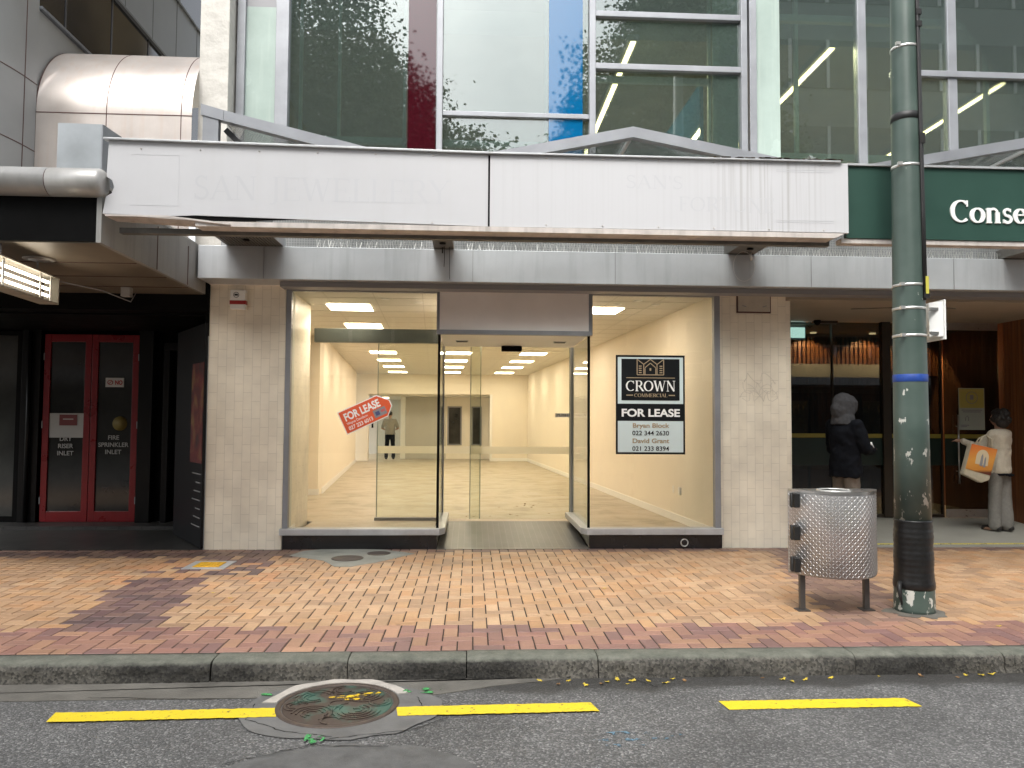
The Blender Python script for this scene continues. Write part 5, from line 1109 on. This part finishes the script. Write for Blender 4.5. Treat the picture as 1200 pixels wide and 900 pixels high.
# metal box above the canopy
mbx = empty('metal_box', (-3.65, 7.3, 3.5), 'dented galvanised metal box standing on the canopy left of the white sign', 'box')
mb = MB(); mb.prism([(-3.845, 7.2, 3.5), (-3.45, 7.2, 3.5), (-3.45, 7.2, 4.22), (-3.845, 7.2, 4.225)], (0, .02, 0)); mb.build('front_sheet', K['galv'], mbx)
mb = MB(); mb.prism([(-3.449, 7.2, 3.5), (-3.35, 8.0, 3.5), (-3.35, 8.0, 4.2), (-3.449, 7.2, 4.22)], (.01, 0, 0)); mb.build('side_sheet', K['alu'], mbx)
mb = MB(); mb.prism([(-3.845, 7.22, 4.2), (-3.45, 7.22, 4.2), (-3.35, 8.0, 4.19), (-3.8, 8.0, 4.19)], (0, 0, .01)); mb.build('top_sheet', K['galv'], mbx)
# fluorescent fitting
ff = empty('fluorescent_fitting', (-3.9, 6.8, 2.68), 'lit three-tube fluorescent fitting hung under the left canopy', 'light')
a = Vector((-3.95, 7.35, 2.68)); b = Vector((-3.845, 6.15, 2.68)); d_ = (b-a).normalized(); sdv = Vector((d_.y, -d_.x, 0))*1.0
if sdv.x < 0: sdv = -sdv
bk_ = MB(); bk_.obox(a - sdv*.06, b - sdv*.06, .03, .225); bk_.build('back_plate', M('dark_back_plate', (.05, .04, .03), .6), ff)
mb = MB(); mb.obox(a+Vector((0,0,.12)), b+Vector((0,0,.12)), .16, .012); mb.obox(a+Vector((0,0,-.12)), b+Vector((0,0,-.12)), .16, .012); mb.build('casing', M('warm_casing', (.36, .34, .29), .5, .2, .2, 8), ff)
mb = MB(); mb.obox(a-d_*.01, a+d_*.006, .16, .25); mb.build('end_cap', bpy.data.materials['warm_casing'], ff)
for z in (.062, .0, -.062):
    mb = MB(); mb.tube([a+d_*.12+sdv*.035+Vector((0,0,z)), b+sdv*.035+Vector((0,0,z))], .013, 10); mb.build('tube', emit('tube_glow', (1, .90, .74), 4), ff)
mb = MB()
for q in (.10, .30, .95): mb.obox(a+d_*q+sdv*.052+Vector((0,0,-.12)), a+d_*q+sdv*.052+Vector((0,0,.12)), .006, .03, tuple(d_))
mb.build('bracket', K['letter_white'], ff)
for q in (.25, .9):
    mb = MB(); mb.tube([a+d_*q+Vector((0,0,.12)), a+d_*q+Vector((0,0,.245))], .008, 6); mb.build('hanger_rod', K['mid_grey'], ff)
mb = MB(); mb.tube([(-3.95, 7.36, 2.79), (-3.67, 7.77, 2.76), (-3.62, 8.3, 2.73), (-3.68, 8.55, 2.86)], .006, 5); tag(mb.build('power_cable', K['mid_grey']), 'thin grey cable sagging from the fluorescent fitting under the left canopy', 'cable')
mb = MB(); mb.box(-3.82, -3.72, 8.5, 8.58, 2.82, 2.923); tag(mb.build('junction_box', K['tube'], None, .006), 'small pale junction box under the soffit of the left canopy', 'junction box')
dl = empty('recessed_downlight', (-3.89, 7.05, 2.925), 'round recessed downlight in the soffit above the fluorescent fitting', 'downlight')
mb = MB(); mb.lathe([(.11, -.006), (.13, 0.0), (.13, .01)], (-3.89, 7.05, 2.915), 32); mb.build('trim_ring', K['side'], dl); mb = MB(); mb.lathe([(.085, -.003), (.085, .0)], (-3.89, 7.05, 2.910), 24); mb.build('lens', K['alu_l'], dl)

# ================================================================== POLE
PX, PY = 3.55, 6.04
PL = empty('street_pole', (PX, PY, 0), 'thick dark green tapered street pole with chipped paint and black wrapped foot', 'pole')
def rad(z): return .142 - .0082*z
mb = MB(); mb.lathe([(rad(z), z) for z in (.7, 1.5, 2.5, 3.5, 4.5, 5.5, 7.5)], (PX, PY, 0), 40); mb.build('shaft', K['pole'], PL)
mb = MB(); mb.lathe([(.152, -.01), (.152, .03), (.150, .17), (.146, .205), (.142, .215)], (PX, PY, 0), 40); mb.build('base', K['pole'], PL)
mb = MB(); prof = []
for k in range(46):
    z = .20+k*.0115; prof.append((.148+.0012*math.sin(k*1.7)+.002*math.sin(k*.41)+(.006 if k < 4 else 0)-.005*(k/46), z))
prof = [(.152, .185)] + prof + [(.140, .725)]
mb.lathe(prof, (PX, PY, 0), 40); mb.build('black_wrap', M('black_tape', (.010, .010, .010), .38, 0, .3, 6, .4, 16), PL)
mb = MB(); mb.tube([(PX-.15, PY-.06, .24), (PX-.175, PY-.09, .20), (PX-.17, PY-.10, .13), (PX-.16, PY-.10, .07)], [.018, .02, .014, .006], 8); mb.build('loose_tape', K['rubber'], PL)
mb = MB(); mb.lathe([(rad(1.86)+.002, 1.828), (rad(1.86)+.003, 1.83), (rad(1.86)+.003, 1.885), (rad(1.86)+.001, 1.888)], (PX, PY, 0), 40); mb.build('blue_tape', K['blue_tape'], PL)
for z in (4.58, 3.59, 2.61, 2.42, 2.20):
    mb = MB(); mb.lathe([(rad(z)+.001, z-.011), (rad(z)+.004, z-.010), (rad(z)+.004, z+.010), (rad(z)+.001, z+.011)], (PX, PY, 0), 40); mb.box(PX-.13, PX-.095, PY-.115, PY-.09, z-.013, z+.013); mb.build('steel_strap', K['silver'], PL)
z = 4.0; mb = MB(); mb.lathe([(rad(z)+.002, z-.03), (rad(z)+.005, z-.028), (rad(z)+.005, z+.028), (rad(z)+.002, z+.03)], (PX, PY, 0), 40); mb.build('black_strap', K['rubber'], PL)
a_ = R(-62)
def onp(z, da=0, e=.012): return (PX+(rad(z)+e)*math.cos(a_+da), PY+(rad(z)+e)*math.sin(a_+da), z)
mb = MB(); mb.tube([onp(z) for z in (2.48, 3.2, 4, 5, 6, 7.4)], .012, 8); mb.tube([onp(z, .22) for z in (2.55, 3.2, 4, 5, 6, 7.4)], .009, 8); mb.build('cable', K['cable'], PL)
mb = MB()
for z in (4.85, 4.75, 3.82, 3.78, 2.52): mb.box(onp(z, .1)[0]-.022, onp(z, .1)[0]+.022, onp(z, .1)[1]-.02, onp(z, .1)[1]+.01, z-.022, z+.022)
mb.build('cable_clip', K['cable'], PL)
mb = MB(); p_ = onp(2.58, .05, .03); mb.box(p_[0]-.012, p_[0]+.012, p_[1]-.005, p_[1]+.005, 2.53, 2.67); mb.build('cable_tag', M('tag_yellow', (.55, .5, .08), .5), PL)
sb = empty('pole_sign', (PX+.2, PY, 2.17), 'small white sign plate seen nearly edge-on strapped to the right of the pole', 'sign')
mb = MB(); mb.prism([(PX+.135, PY-.05, 2.19), (PX+.215, PY-.13, 2.19), (PX+.222, PY-.12, 2.19), (PX+.142, PY-.04, 2.19)], (0, 0, .28)); mb.box(PX+.208, PX+.222, PY-.14, PY+.30, 2.165, 2.485); mb.build('plate', K['letter_white'], sb, .003)
mb = MB(); mb.box(PX+.12, PX+.208, PY-.10, PY-.08, 2.40, 2.425); mb.box(PX+.12, PX+.208, PY-.10, PY-.08, 2.205, 2.23); mb.build('bracket', K['steel'], sb)
mb = MB(); mb.prism(blob(PX-.02, PY-.06, .23, .19, 40, .22, 1, .0005), (0, 0, .003)); struct(mb.build('mortar_patch', M('dark_mortar', (.13, .12, .10), .8, 0, .3, 12, .4, 90)))

# ================================================================== BIN
BNx, BNy = 2.925, 6.12
BN = empty('litter_bin', (BNx, BNy, 0), 'bow-fronted litter bin of checker-plate steel on two legs beside the green pole', 'litter bin')
HW = .368; BUL = .30; Z0, Z1 = .29, .945
_raw = [Vector((BNx-HW*math.cos(math.pi*i/400), BNy-BUL*(1-abs(math.cos(math.pi*i/400))**2.4))) for i in range(401)]
_cum = [0]
for i in range(400): _cum.append(_cum[-1]+(_raw[i+1]-_raw[i]).length)
def front(q):   # q in 0..1 by length along the curved front
    L_ = q*_cum[-1]; i = 0
    while i < 399 and _cum[i+1] < L_: i += 1
    f_ = (L_-_cum[i])/max(1e-9, _cum[i+1]-_cum[i]); p = _raw[i].lerp(_raw[i+1], f_); tn = (_raw[i+1]-_raw[i]).normalized(); return p, tn
outl = [tuple(front(i/44)[0]) for i in range(45)]
back = [(BNx+HW-.04, BNy+.03), (BNx-HW+.04, BNy+.03)]
plan = outl+back; n = len(plan)
mb = MB(); mb.add([(x, y, Z0) for x, y in plan]+[(x, y, Z1) for x, y in plan], [(i, (i+1) % n, n+(i+1) % n, n+i) for i in range(n)]+[tuple(range(n))[::-1]], False)
for k in range(len(mb.sm)): mb.sm[k] = k < 44
body = mb.build('body', M('checker_plate', (.50, .50, .50), .42, .6, .18, 4), BN)
mb = MB(); rowh = .0235; r = 0; z = Z0+.018; nu = int(_cum[-1]/.0235)
while z < Z1-.012:
    for c in range(nu):
        p, tn = front((c+.5)/nu); tx = Vector((tn.x, tn.y, 0)); nn = Vector((tx.y, -tx.x, 0))
        s = 1 if (c+r) % 2 else -1; ctr = Vector((p.x, p.y, z)); d = (tx*s+Vector((0, 0, 1))).normalized(); pv = (tx*-s+Vector((0, 0, 1))).normalized()
        mb.add([ctr-d*.0135, ctr+pv*.003+nn*.0004, ctr+d*.0135, ctr-pv*.003+nn*.0004, ctr-d*.006+nn*.0022, ctr+d*.006+nn*.0022], [(0,1,4),(1,5,4),(1,2,5),(2,3,5),(3,4,5),(3,0,4)])
    z += rowh; r += 1
mb.build('raised_pattern', M('plate_lozenge', (.60, .60, .59), .36, .75), body)
# lid with round hole
mb = MB(); hx, hy, hr = BNx-.04, BNy-.12, .125
N2 = 48; cen = Vector((hx, hy))
def ray_out(a):
    d = Vector((math.cos(a), math.sin(a))); best = 9
    for i in range(n):
        p, q = Vector(plan[i]), Vector(plan[(i+1) % n]); e = q-p; den = d.x*e.y-d.y*e.x
        if abs(den) < 1e-9: continue
        t = ((p-cen).x*e.y-(p-cen).y*e.x)/den; s = ((p-cen).x*d.y-(p-cen).y*d.x)/den
        if t > 0 and -1e-6 <= s <= 1+1e-6: best = min(best, t)
    return cen+d*(best+.006)
O = [ray_out(2*math.pi*k/N2) for k in range(N2)]; I = [cen+Vector((math.cos(2*math.pi*k/N2), math.sin(2*math.pi*k/N2)))*hr for k in range(N2)]
zl = Z1+.014
mb.add([(p.x, p.y, Z1-.006) for p in O]+[(p.x, p.y, zl) for p in O]+[(p.x, p.y, zl) for p in I]+[(p.x, p.y, Z1-.09) for p in I], [(j*N2+i, j*N2+(i+1) % N2, (j+1)*N2+(i+1) % N2, (j+1)*N2+i) for j in range(3) for i in range(N2)])
mb.build('lid', K['steel'], BN)
mb = MB(); mb.tube([(hx+hr*math.cos(2*math.pi*k/32), hy+hr*math.sin(2*math.pi*k/32), zl) for k in range(33)], .008, 6); mb.build('rim', K['silver'], BN)
for z in (.88, .625, .375):
    mb = MB(); mb.box(BNx-HW-.012, BNx-HW+.035, BNy-.16, BNy-.06, z-.055, z+.055); mb.tube([(BNx-HW-.012, BNy-.11, z-.058), (BNx-HW-.012, BNy-.11, z+.058)], .012, 8); mb.build('hinge', K['rubber'], BN, .005)
for x in (BNx-.275, BNx+.25):
    mb = MB(); mb.box(x-.021, x+.021, BNy-.06, BNy-.02, .0, Z0+.05); o = mb.build('leg', M('leg_steel', (.10, .10, .098), .4, .6, .2, 8), BN, .003)
    mb = MB(); mb.box(x-.05, x+.05, BNy-.09, BNy+.01, .0, .008); mb.build('foot_plate', M('rusty_plate', (.06, .05, .045), .6), o)

# ================================================================== PEOPLE
def ellips(mb, c, r, rz=0, n=14, m=10):
    c = Vector(c); R3 = Matrix.Rotation(rz, 3, 'Z'); vs_ = []
    for j in range(m+1):
        th = math.pi*j/m
        for k in range(n): a = 2*math.pi*k/n; vs_.append(c+R3 @ Vector((r[0]*math.sin(th)*math.cos(a), r[1]*math.sin(th)*math.sin(a), r[2]*math.cos(th))))
    mb.add(vs_, [(j*n+k, j*n+(k+1) % n, (j+1)*n+(k+1) % n, (j+1)*n+k) for j in range(m) for k in range(n)], True)
def loft(mb, rings, n=16):
    """rings: (centre, rx, ry) ellipses in horizontal planes - for trunk and legs"""
    vs_ = [Vector(c)+Vector((rx*math.cos(2*math.pi*k/n), ry*math.sin(2*math.pi*k/n), 0)) for c, rx, ry in rings for k in range(n)]
    m = len(rings); mb.add(vs_, [(j*n+k, j*n+(k+1) % n, (j+1)*n+(k+1) % n, (j+1)*n+k) for j in range(m-1) for k in range(n)]+[tuple(range(n))[::-1], tuple(range((m-1)*n, m*n))], True)
def limb(mb, pts, rs):
    P = []; Q = []
    for i in range(len(pts)-1):
        for k in range(6): q = k/6; P.append(Vector(pts[i]).lerp(Vector(pts[i+1]), q)); Q.append(rs[i]*(1-q)+rs[i+1]*q)
    P.append(Vector(pts[-1])); Q.append(rs[-1]); mb.tube(P, Q, 12)
    for p, r in zip(pts, rs): ellips(mb, p, (r, r, r), 0, 10, 8)
def remesh(o, vx, sm=6, disp=0., ds=.08):
    r = o.modifiers.new('remesh', 'REMESH'); r.mode = 'VOXEL'; r.voxel_size = vx; r.use_smooth_shade = True
    s = o.modifiers.new('smooth', 'SMOOTH'); s.factor = .5; s.iterations = sm
    if disp:
        tx = bpy.data.textures.new('folds', 'CLOUDS'); tx.noise_scale = ds; tx.noise_depth = 1
        d = o.modifiers.new('folds', 'DISPLACE'); d.texture = tx; d.strength = disp; d.mid_level = .5; d.texture_coords = 'LOCAL'
    return o
def hand(mb, wrist, d, up, s=1., curl=.5, side=1):
    """palm, four unequal bent fingers and a thumb"""
    w_, d, up = Vector(wrist), Vector(d).normalized(), Vector(up).normalized(); lat = d.cross(up).normalized(); up = lat.cross(d)
    pc = w_+d*.045*s
    limb(mb, [w_, w_+d*.02*s, w_+d*.075*s], [.024*s, .028*s, .03*s])
    for off in (-.018, .018): limb(mb, [w_+d*.02*s+lat*off*.6*s, w_+d*.08*s+lat*off*s], [.017*s, .014*s])
    for k, L_ in enumerate((.068, .078, .072, .056)):
        b = w_+d*.085*s+lat*(-.030+.020*k)*s; p1 = b+(d-up*curl*.4)*L_*.5*s; p2 = p1+(d*(1-curl*.7)-up*curl)*L_*.35*s; p3 = p2+(d*(1-curl)-up*curl*1.1)*L_*.28*s
        limb(mb, [b, p1, p2, p3], [.0098*s, .0092*s, .0085*s, .007*s])
    b = w_+d*.025*s-lat*side*.026*s; limb(mb, [b, b+(d*.7-lat*side*.7)*.035*s, b+(d*1.3-lat*side*.8-up*.3)*.05*s], [.013*s, .011*s, .009*s])
def person(lab, loc, rz, H, armL, armR, outfit, feet=((-.10, 0), (.10, .02)), female=False, wide=1.):
    k = H/1.75; P = empty('person', loc, lab, 'person', rz=rz); S = lambda p: tuple(q*k for q in p)
    sw = .18*(.9 if female else 1); hw = .165
    B = MB()
    loft(B, [((0,0,.86*k),.10*k,.085*k), ((0,0,.93*k),.155*k,.105*k), ((0,0,1.03*k),.14*k,.095*k), ((0,.0,1.12*k),.125*k,.09*k), ((0,-.005,1.25*k),.15*k,.10*k), ((0,-.01,1.37*k),.165*k,.10*k), ((0,-.015,1.44*k),.14*k,.08*k), ((0,-.01,1.48*k),.07*k,.06*k)])
    limb(B, [S((0,-.01,1.44)), S((0,.01,1.54))], [.058*k, .052*k])
    ellips(B, S((0,.015,1.645)), S((.075,.096,.108))); ellips(B, S((0,.05,1.60)), S((.052,.058,.06)))
    limb(B, [S((0,.108,1.655)), S((0,.128,1.622))], [.010*k, .015*k])                         # nose
    for sx in (-1, 1):
        ellips(B, S((sx*.077,.01,1.635)), S((.012,.022,.032))); ellips(B, S((sx*.03,.098,1.66)), S((.017,.012,.008))) # ears, lids
        ellips(B, S((sx*.018,.108,1.592)), S((.018,.01,.007)))
        fx, fy = feet[0 if sx < 0 else 1]
        limb(B, [S((sx*.09,0,.90)), S(((sx*.09+fx)/2,.015+fy*.5,.49)), S((fx,fy-.01,.09))], [.088*k,.058*k,.038*k])
        limb(B, [S((fx,fy-.04,.045)), S((fx+sx*.02,fy+.14,.035))], [.040*k,.034*k])
    for sx, (el, wr, hd) in ((-1, armL), (1, armR)):
        sh = S((sx*sw, -.01, 1.41)); limb(B, [sh, S(el), S(wr)], [.052*k, .040*k, .027*k])
        hand(B, S(wr), Vector(hd), (0, 0, 1), k*(.92 if female else 1), .45, sx)
    remesh(B.build('body', K['skin'], P, local=True), .009, 3)
    # top
    J = MB(); e = outfit.get('top_r', 1.)
    zt = outfit.get('hem', .88)
    loft(J, [((0,0,zt*k),.175*k*e,.125*k*e), ((0,0,(zt+.05)*k),.178*k*e,.128*k*e), ((0,0,1.06*k),.165*k*e,.118*k*e), ((0,-.005,1.2*k),.17*k*e,.12*k*e), ((0,-.01,1.34*k),.185*k*e,.125*k*e), ((0,-.02,1.44*k),.165*k*e,.10*k), ((0,-.015,1.49*k),.085*k,.075*k)])
    for sx, (el, wr, hd) in ((-1, armL), (1, armR)):
        sh = S((sx*sw, -.01, 1.405)); ev = Vector(S(el)); wv = Vector(S(wr))
        if outfit.get('short'): limb(J, [sh, Vector(sh).lerp(ev, .8)], [.07*k*e, .062*k])
        else: limb(J, [sh, ev, ev.lerp(wv, .93)], [.072*k*e, .058*k*e, .045*k*e])
    remesh(J.build(outfit['top_name'], outfit['top'], P, local=True), .012, 4, outfit.get('fold', .02), .10)
    # trousers
    Tm = MB(); f = outfit.get('flare', 1.)
    loft(Tm, [((0,0,.82*k),.14*k,.10*k), ((0,0,.92*k),.168*k,.118*k), ((0,0,1.0*k),.150*k,.108*k)])
    for sx in (-1, 1):
        fx, fy = feet[0 if sx < 0 else 1]
        limb(Tm, [S((sx*.085,0,.88)), S(((sx*.09+fx)/2,.012+fy*.5,.49)), S((fx,fy,.26)), S((fx,fy,.09))], [.098*k,.076*k*(1+.4*(f-1)),.066*k*f,.070*k*f])
    remesh(Tm.build('trousers', outfit['legs'], P, local=True), .012, 4, .015, .12)
    for sx in (-1, 1):
        fx, fy = feet[0 if sx < 0 else 1]; F = MB()
        limb(F, [S((fx,fy-.055,.045)), S((fx,fy+.05,.05)), S((fx+sx*.02,fy+.16,.036))], [.046*k,.046*k,.036*k]); F.add([(x, y, max(z, .0)) for x, y, z in F.v], F.f, True) if False else None
        F.v = [(x, y, max(z, .004)) for x, y, z in F.v]; remesh(F.build('shoe', K['shoe'], P, local=True), .010, 3)
    return P, k, S
# hooded figure looking towards the entrance, seen from behind-right
P, k, S = person('person in black jacket with grey hood up, standing behind the litter bin', (4.63, 9.32, .01), R(-70), 1.80,
    ((-.25, .05, 1.12), (-.12, .24, 1.10), (.6, .5, .1)), ((.26, .06, 1.13), (.16, .26, 1.12), (-.4, .6, .1)),
    dict(top=K['navy'], top_name='jacket', legs=K['beige'], hem=.79, top_r=1.22, fold=.035))
Hd = MB(); ellips(Hd, S((0,-.02,1.655)), S((.122,.145,.148))); ellips(Hd, S((0,-.085,1.60)), S((.10,.10,.13))); loft(Hd, [((0,-.03,1.42*k),.17*k,.13*k), ((0,-.03,1.48*k),.145*k,.13*k), ((0,-.02,1.54*k),.122*k,.125*k), ((0,-.01,1.62*k),.118*k,.135*k)])
ellips(Hd, S((0,.085,1.65)), S((.105,.07,.13)))
remesh(Hd.build('hood', K['grey_hood'], P, local=True), .010, 4, .022, .07)
mb = MB(); mb.tube([S((.175,.02,.96)), S((.182,.03,.90)), S((.178,.02,.84))], .008, 6); mb.tube([S((.10,.11,.93)), S((.17,.06,.90))], .006, 6); mb.build('white_cord', K['letter_white'], P, local=True)
mb = MB(); mb.obox(S((.285,.10,1.20)), S((.255,.17,1.13)), .02, .05); mb.build('sleeve_mark', K['letter_white'], P, local=True)
# woman at the poster
P2, k2, S2 = person('person in cream cardigan and grey trousers pointing at the door poster', (7.08, 9.98, .062), R(22), 1.60,
    ((-.20, .16, 1.20), (-.30, .36, 1.31), (-.5, 1, .02)), ((.22, .10, 1.14), (-.05, .33, 1.26), (-.3, 1, .05)),
    dict(top=K['cream_knit'], top_name='cardigan', legs=K['grey_trousers'], hem=.84, top_r=1.05, flare=1.3, fold=.02), feet=((-.08, .04), (.09, -.03)), female=True)
Hr = MB(); random.seed(4)
ellips(Hr, S2((0,-.03,1.66)), S2((.108,.118,.122))); ellips(Hr, S2((0,-.055,1.585)), S2((.105,.085,.085)))
for q in range(46):
    a = random.uniform(0, 2*math.pi); e = random.uniform(-.55, 1.3); v = Vector((math.cos(a)*math.cos(e), math.sin(a)*math.cos(e), math.sin(e)))
    if v.y > .55 and v.z < .5: continue
    ellips(Hr, S2((v.x*.118, -.03+v.y*.118, 1.655+v.z*.12)), (.03, .03, .03), 0, 8, 6)
remesh(Hr.build('hair', K['hair'], P2, local=True), .008, 1)
mb = MB(); loft(mb, [((.02,-.02,.83*k2),.185*k2,.135*k2), ((.01,-.01,.79*k2),.188*k2,.138*k2), ((0.0,0,.86*k2),.17*k2,.12*k2)]); remesh(mb.build('navy_top', K['navy'], P2, local=True), .012, 3)
# tote bag on her forearm
TB = empty('tote_bag', (6.60, 9.80, .80), 'orange tote bag with pale arch picture hanging from the forearm of the person in cream', 'bag')
tb_ = MB(); W_ = .165
tilt = R(-12)
def bagp(u, v, y): return (6.70+u*math.cos(tilt)-v*math.sin(tilt), 9.78+y, 1.22-.0+u*math.sin(tilt)+v*math.cos(tilt))
def bagprism(us, y0, y1): mb = MB(); mb.prism([bagp(u, v, y0) for u, v in us], (0, y1-y0, 0)); return mb
bagprism([(-.17, -.02), (.19, -.02), (.16, -.44), (.06, -.50), (-.20, -.44)], -.045, .045).build('bag_body', M('canvas_cream', (.46, .41, .30), .85, 0, .1, 20, .3, 150), TB, .015)
def orangepic():
    m, t, b, N, L = nodes('orange_print'); tc = N('ShaderNodeTexCoord'); sx = N('ShaderNodeSeparateXYZ'); L(tc.outputs['Generated'], sx.inputs[0])
    r = N('ShaderNodeValToRGB'); e = r.color_ramp.elements; e[0].position = 0; e[0].color = (.10, .02, .01, 1); e[1].position = 1; e[1].color = (.62, .13, .02, 1)
    for p, c in ((.1, (.12, .03, .01)), (.18, (.55, .22, .03)), (.5, (.66, .30, .05))): q = e.new(p); q.color = (*c, 1)
    L(sx.outputs['Z'], r.inputs[0]); L(r.outputs[0], b.inputs['Base Color']); b.inputs['Roughness'].default_value = .6; return m
bagprism([(-.165, -.025), (.185, -.025), (.155, -.38), (-.19, -.36)], -.052, -.046).build('print', orangepic(), TB)
bagprism([(-.08, -.27)]+[(.005+.085*math.cos(a), -.17+.10*math.sin(a)) for a in [math.pi-k*math.pi/12 for k in range(13)]]+[(.09, -.27)], -.055, -.0525).build('pale_arch', M('arch_pale', (.60, .50, .33), .7), TB)
bagprism([(-.02, -.28), (-.015, -.16), (0, -.12), (.012, -.16), (.02, -.29)], -.058, -.0555).build('figures', K['mid_grey'], TB)
bagprism([(.03, -.29), (.035, -.18), (.045, -.15), (.055, -.18), (.06, -.295)], -.058, -.0555).build('figures', K['mid_grey'], TB)
for y in (-.04, .04):
    mb = MB(); mb.tube([bagp(-.07, -.03, y), bagp(-.04, .07, y*.6), bagp(.03, .13, 0), bagp(.10, .09, y*.6), bagp(.11, -.03, y)], .010, 6); mb.build('handle', bpy.data.materials['canvas_cream'], TB)
# man inside the showroom
P3, k3, S3 = person('person in grey t-shirt and black trousers with back turned, deep in the showroom', (-2.83, 27.0, ZF), R(5), 1.66,
    ((-.29, .04, 1.14), (-.20, .24, 1.08), (.3, 1, 0)), ((.29, .04, 1.14), (.20, .24, 1.08), (-.3, 1, 0)),
    dict(top=K['grey_shirt'], top_name='t_shirt', legs=K['navy'], hem=.90, top_r=1.08, short=True), feet=((-.13, 0), (.13, 0)))
Hr = MB(); ellips(Hr, S3((0,-.012,1.675)), S3((.082,.098,.088))); remesh(Hr.build('hair', K['hair'], P3, local=True), .010, 1)

# ================================================================== WHAT THE GLASS REFLECTS: trees and buildings across the street
def tree(x, y, crowns, seed, lab, nleaf):
    random.seed(seed); t = empty('street_tree', (x, y, 0), lab, 'tree', 'trees across the street')
    mb = MB(); mb.tube([(x, y, -.1), (x+.1, y, 2.5), (x-.05, y+.1, 5), (x, y, 8)], [.3, .24, .2, .12], 12)
    for c in crowns: mb.tube([(x, y, 4.2), ((x+c[0])/2, (y+c[1])/2, (4.2+c[2])/2+.6), (c[0], c[1], c[2])], [.14, .09, .04], 8)
    mb.build('trunk', K['bark'], t)
    vs_, fs = [], []
    tot = sum(c[3]**2 for c in crowns)
    for c in crowns:
        clumps = [Vector((random.gauss(0, 1), random.gauss(0, 1), random.gauss(0, 1))).normalized()*random.uniform(.35, 1.05)*c[3] for _ in range(60)]
        for i in range(int(nleaf*c[3]**2/tot)):
            q = random.choice(clumps); p = Vector((c[0], c[1], c[2]))+q*1.0+Vector((random.gauss(0, 1), random.gauss(0, 1), random.gauss(0, .8)))*c[3]*.2
            s = random.uniform(.055, .10); R3 = Matrix.Rotation(random.uniform(0, 6.3), 3, 'Z') @ Matrix.Rotation(random.uniform(-1, 1), 3, 'X') @ Matrix.Rotation(random.uniform(-1, 1), 3, 'Y')
            n = len(vs_); vs_ += [p+R3 @ Vector(v)*s for v in ((-1, 0, 0), (-.2, -.7, .1), (1, 0, 0), (-.1, .7, .1))]; fs.append((n, n+1, n+2, n+3))
    mb = MB(); mb.add(vs_, fs); mb.build('crown', K['leaf'], t)
tree(-6.0, -5.6, [(-7.2,-6,12,3.4), (-4.6,-5.6,11.0,2.6), (-5.8,-5.5,14.6,2.7), (-10,-5.5,11.5,3.0), (-2.6,-5.5,10.0,1.9), (-3.6,-5.5,12.6,1.7), (-.7,-5.4,9.4,1.35), (.8,-5.3,8.9,1.3), (-9,-5.5,15,2.8), (-2.1,-5.5,11.3,1.5), (-1.6,-5.5,9.6,1.6)], 5, 'large leafy tree across the street, mirrored in the upper left windows', 82000)
tree(6.6, -5.6, [(5.9,-5.6,12.2,2.4), (7.6,-5.6,11.0,2.3), (3.9,-5.4,11.2,1.35), (6.6,-5.6,14.6,1.9), (2.6,-5.4,9.3,1.3), (5,-5.4,9.5,1.9), (9.2,-5.5,10,1.6)], 9, 'leafy tree across the street, mirrored in the upper middle windows', 60000)
def opposite(x0, x1, h, m, lab, fl=3.4):
    b = empty('opposite_building', ((x0+x1)/2, -12, 0), lab, 'building', 'buildings across the street')
    bx('wall', m, b, x0, x1, -16, -9.5, -.1, h)
    z = 4.2
    while z+1.8 < h:
        mb = MB(); mb.box(x0+.4, x1-.4, -9.52, -9.46, z, z+1.9); o = mb.build('window', K['opp_glass'], b); mb = MB(); x = x0+1.6
        while x < x1-.6: mb.box(x, x+.12, -9.47, -9.40, z, z+1.9); x += 1.5
        mb.build('frame', K['alu_l'], o); z += fl
    bx('shopfront', K['opp_glass'], b, x0+.5, x1-.5, -9.53, -9.44, .3, 2.7); bx('awning', K['beam'], b, x0+.1, x1-.1, -9.5, -7.2, 2.95, 3.25)
opposite(-30, -12, 13, K['opp2'], 'brick building across the street at the far left'); opposite(-12, 2.5, 7.4, K['opp1'], 'low rendered building across the street behind the left tree'); opposite(2.5, 9, 7.0, K['opp2'], 'low brick building across the street behind the right tree'); opposite(9, 32, 24, M('opposite_dark_render', (.19, .215, .215), .7, 0, .15, .3), 'tall grey office block across the street')
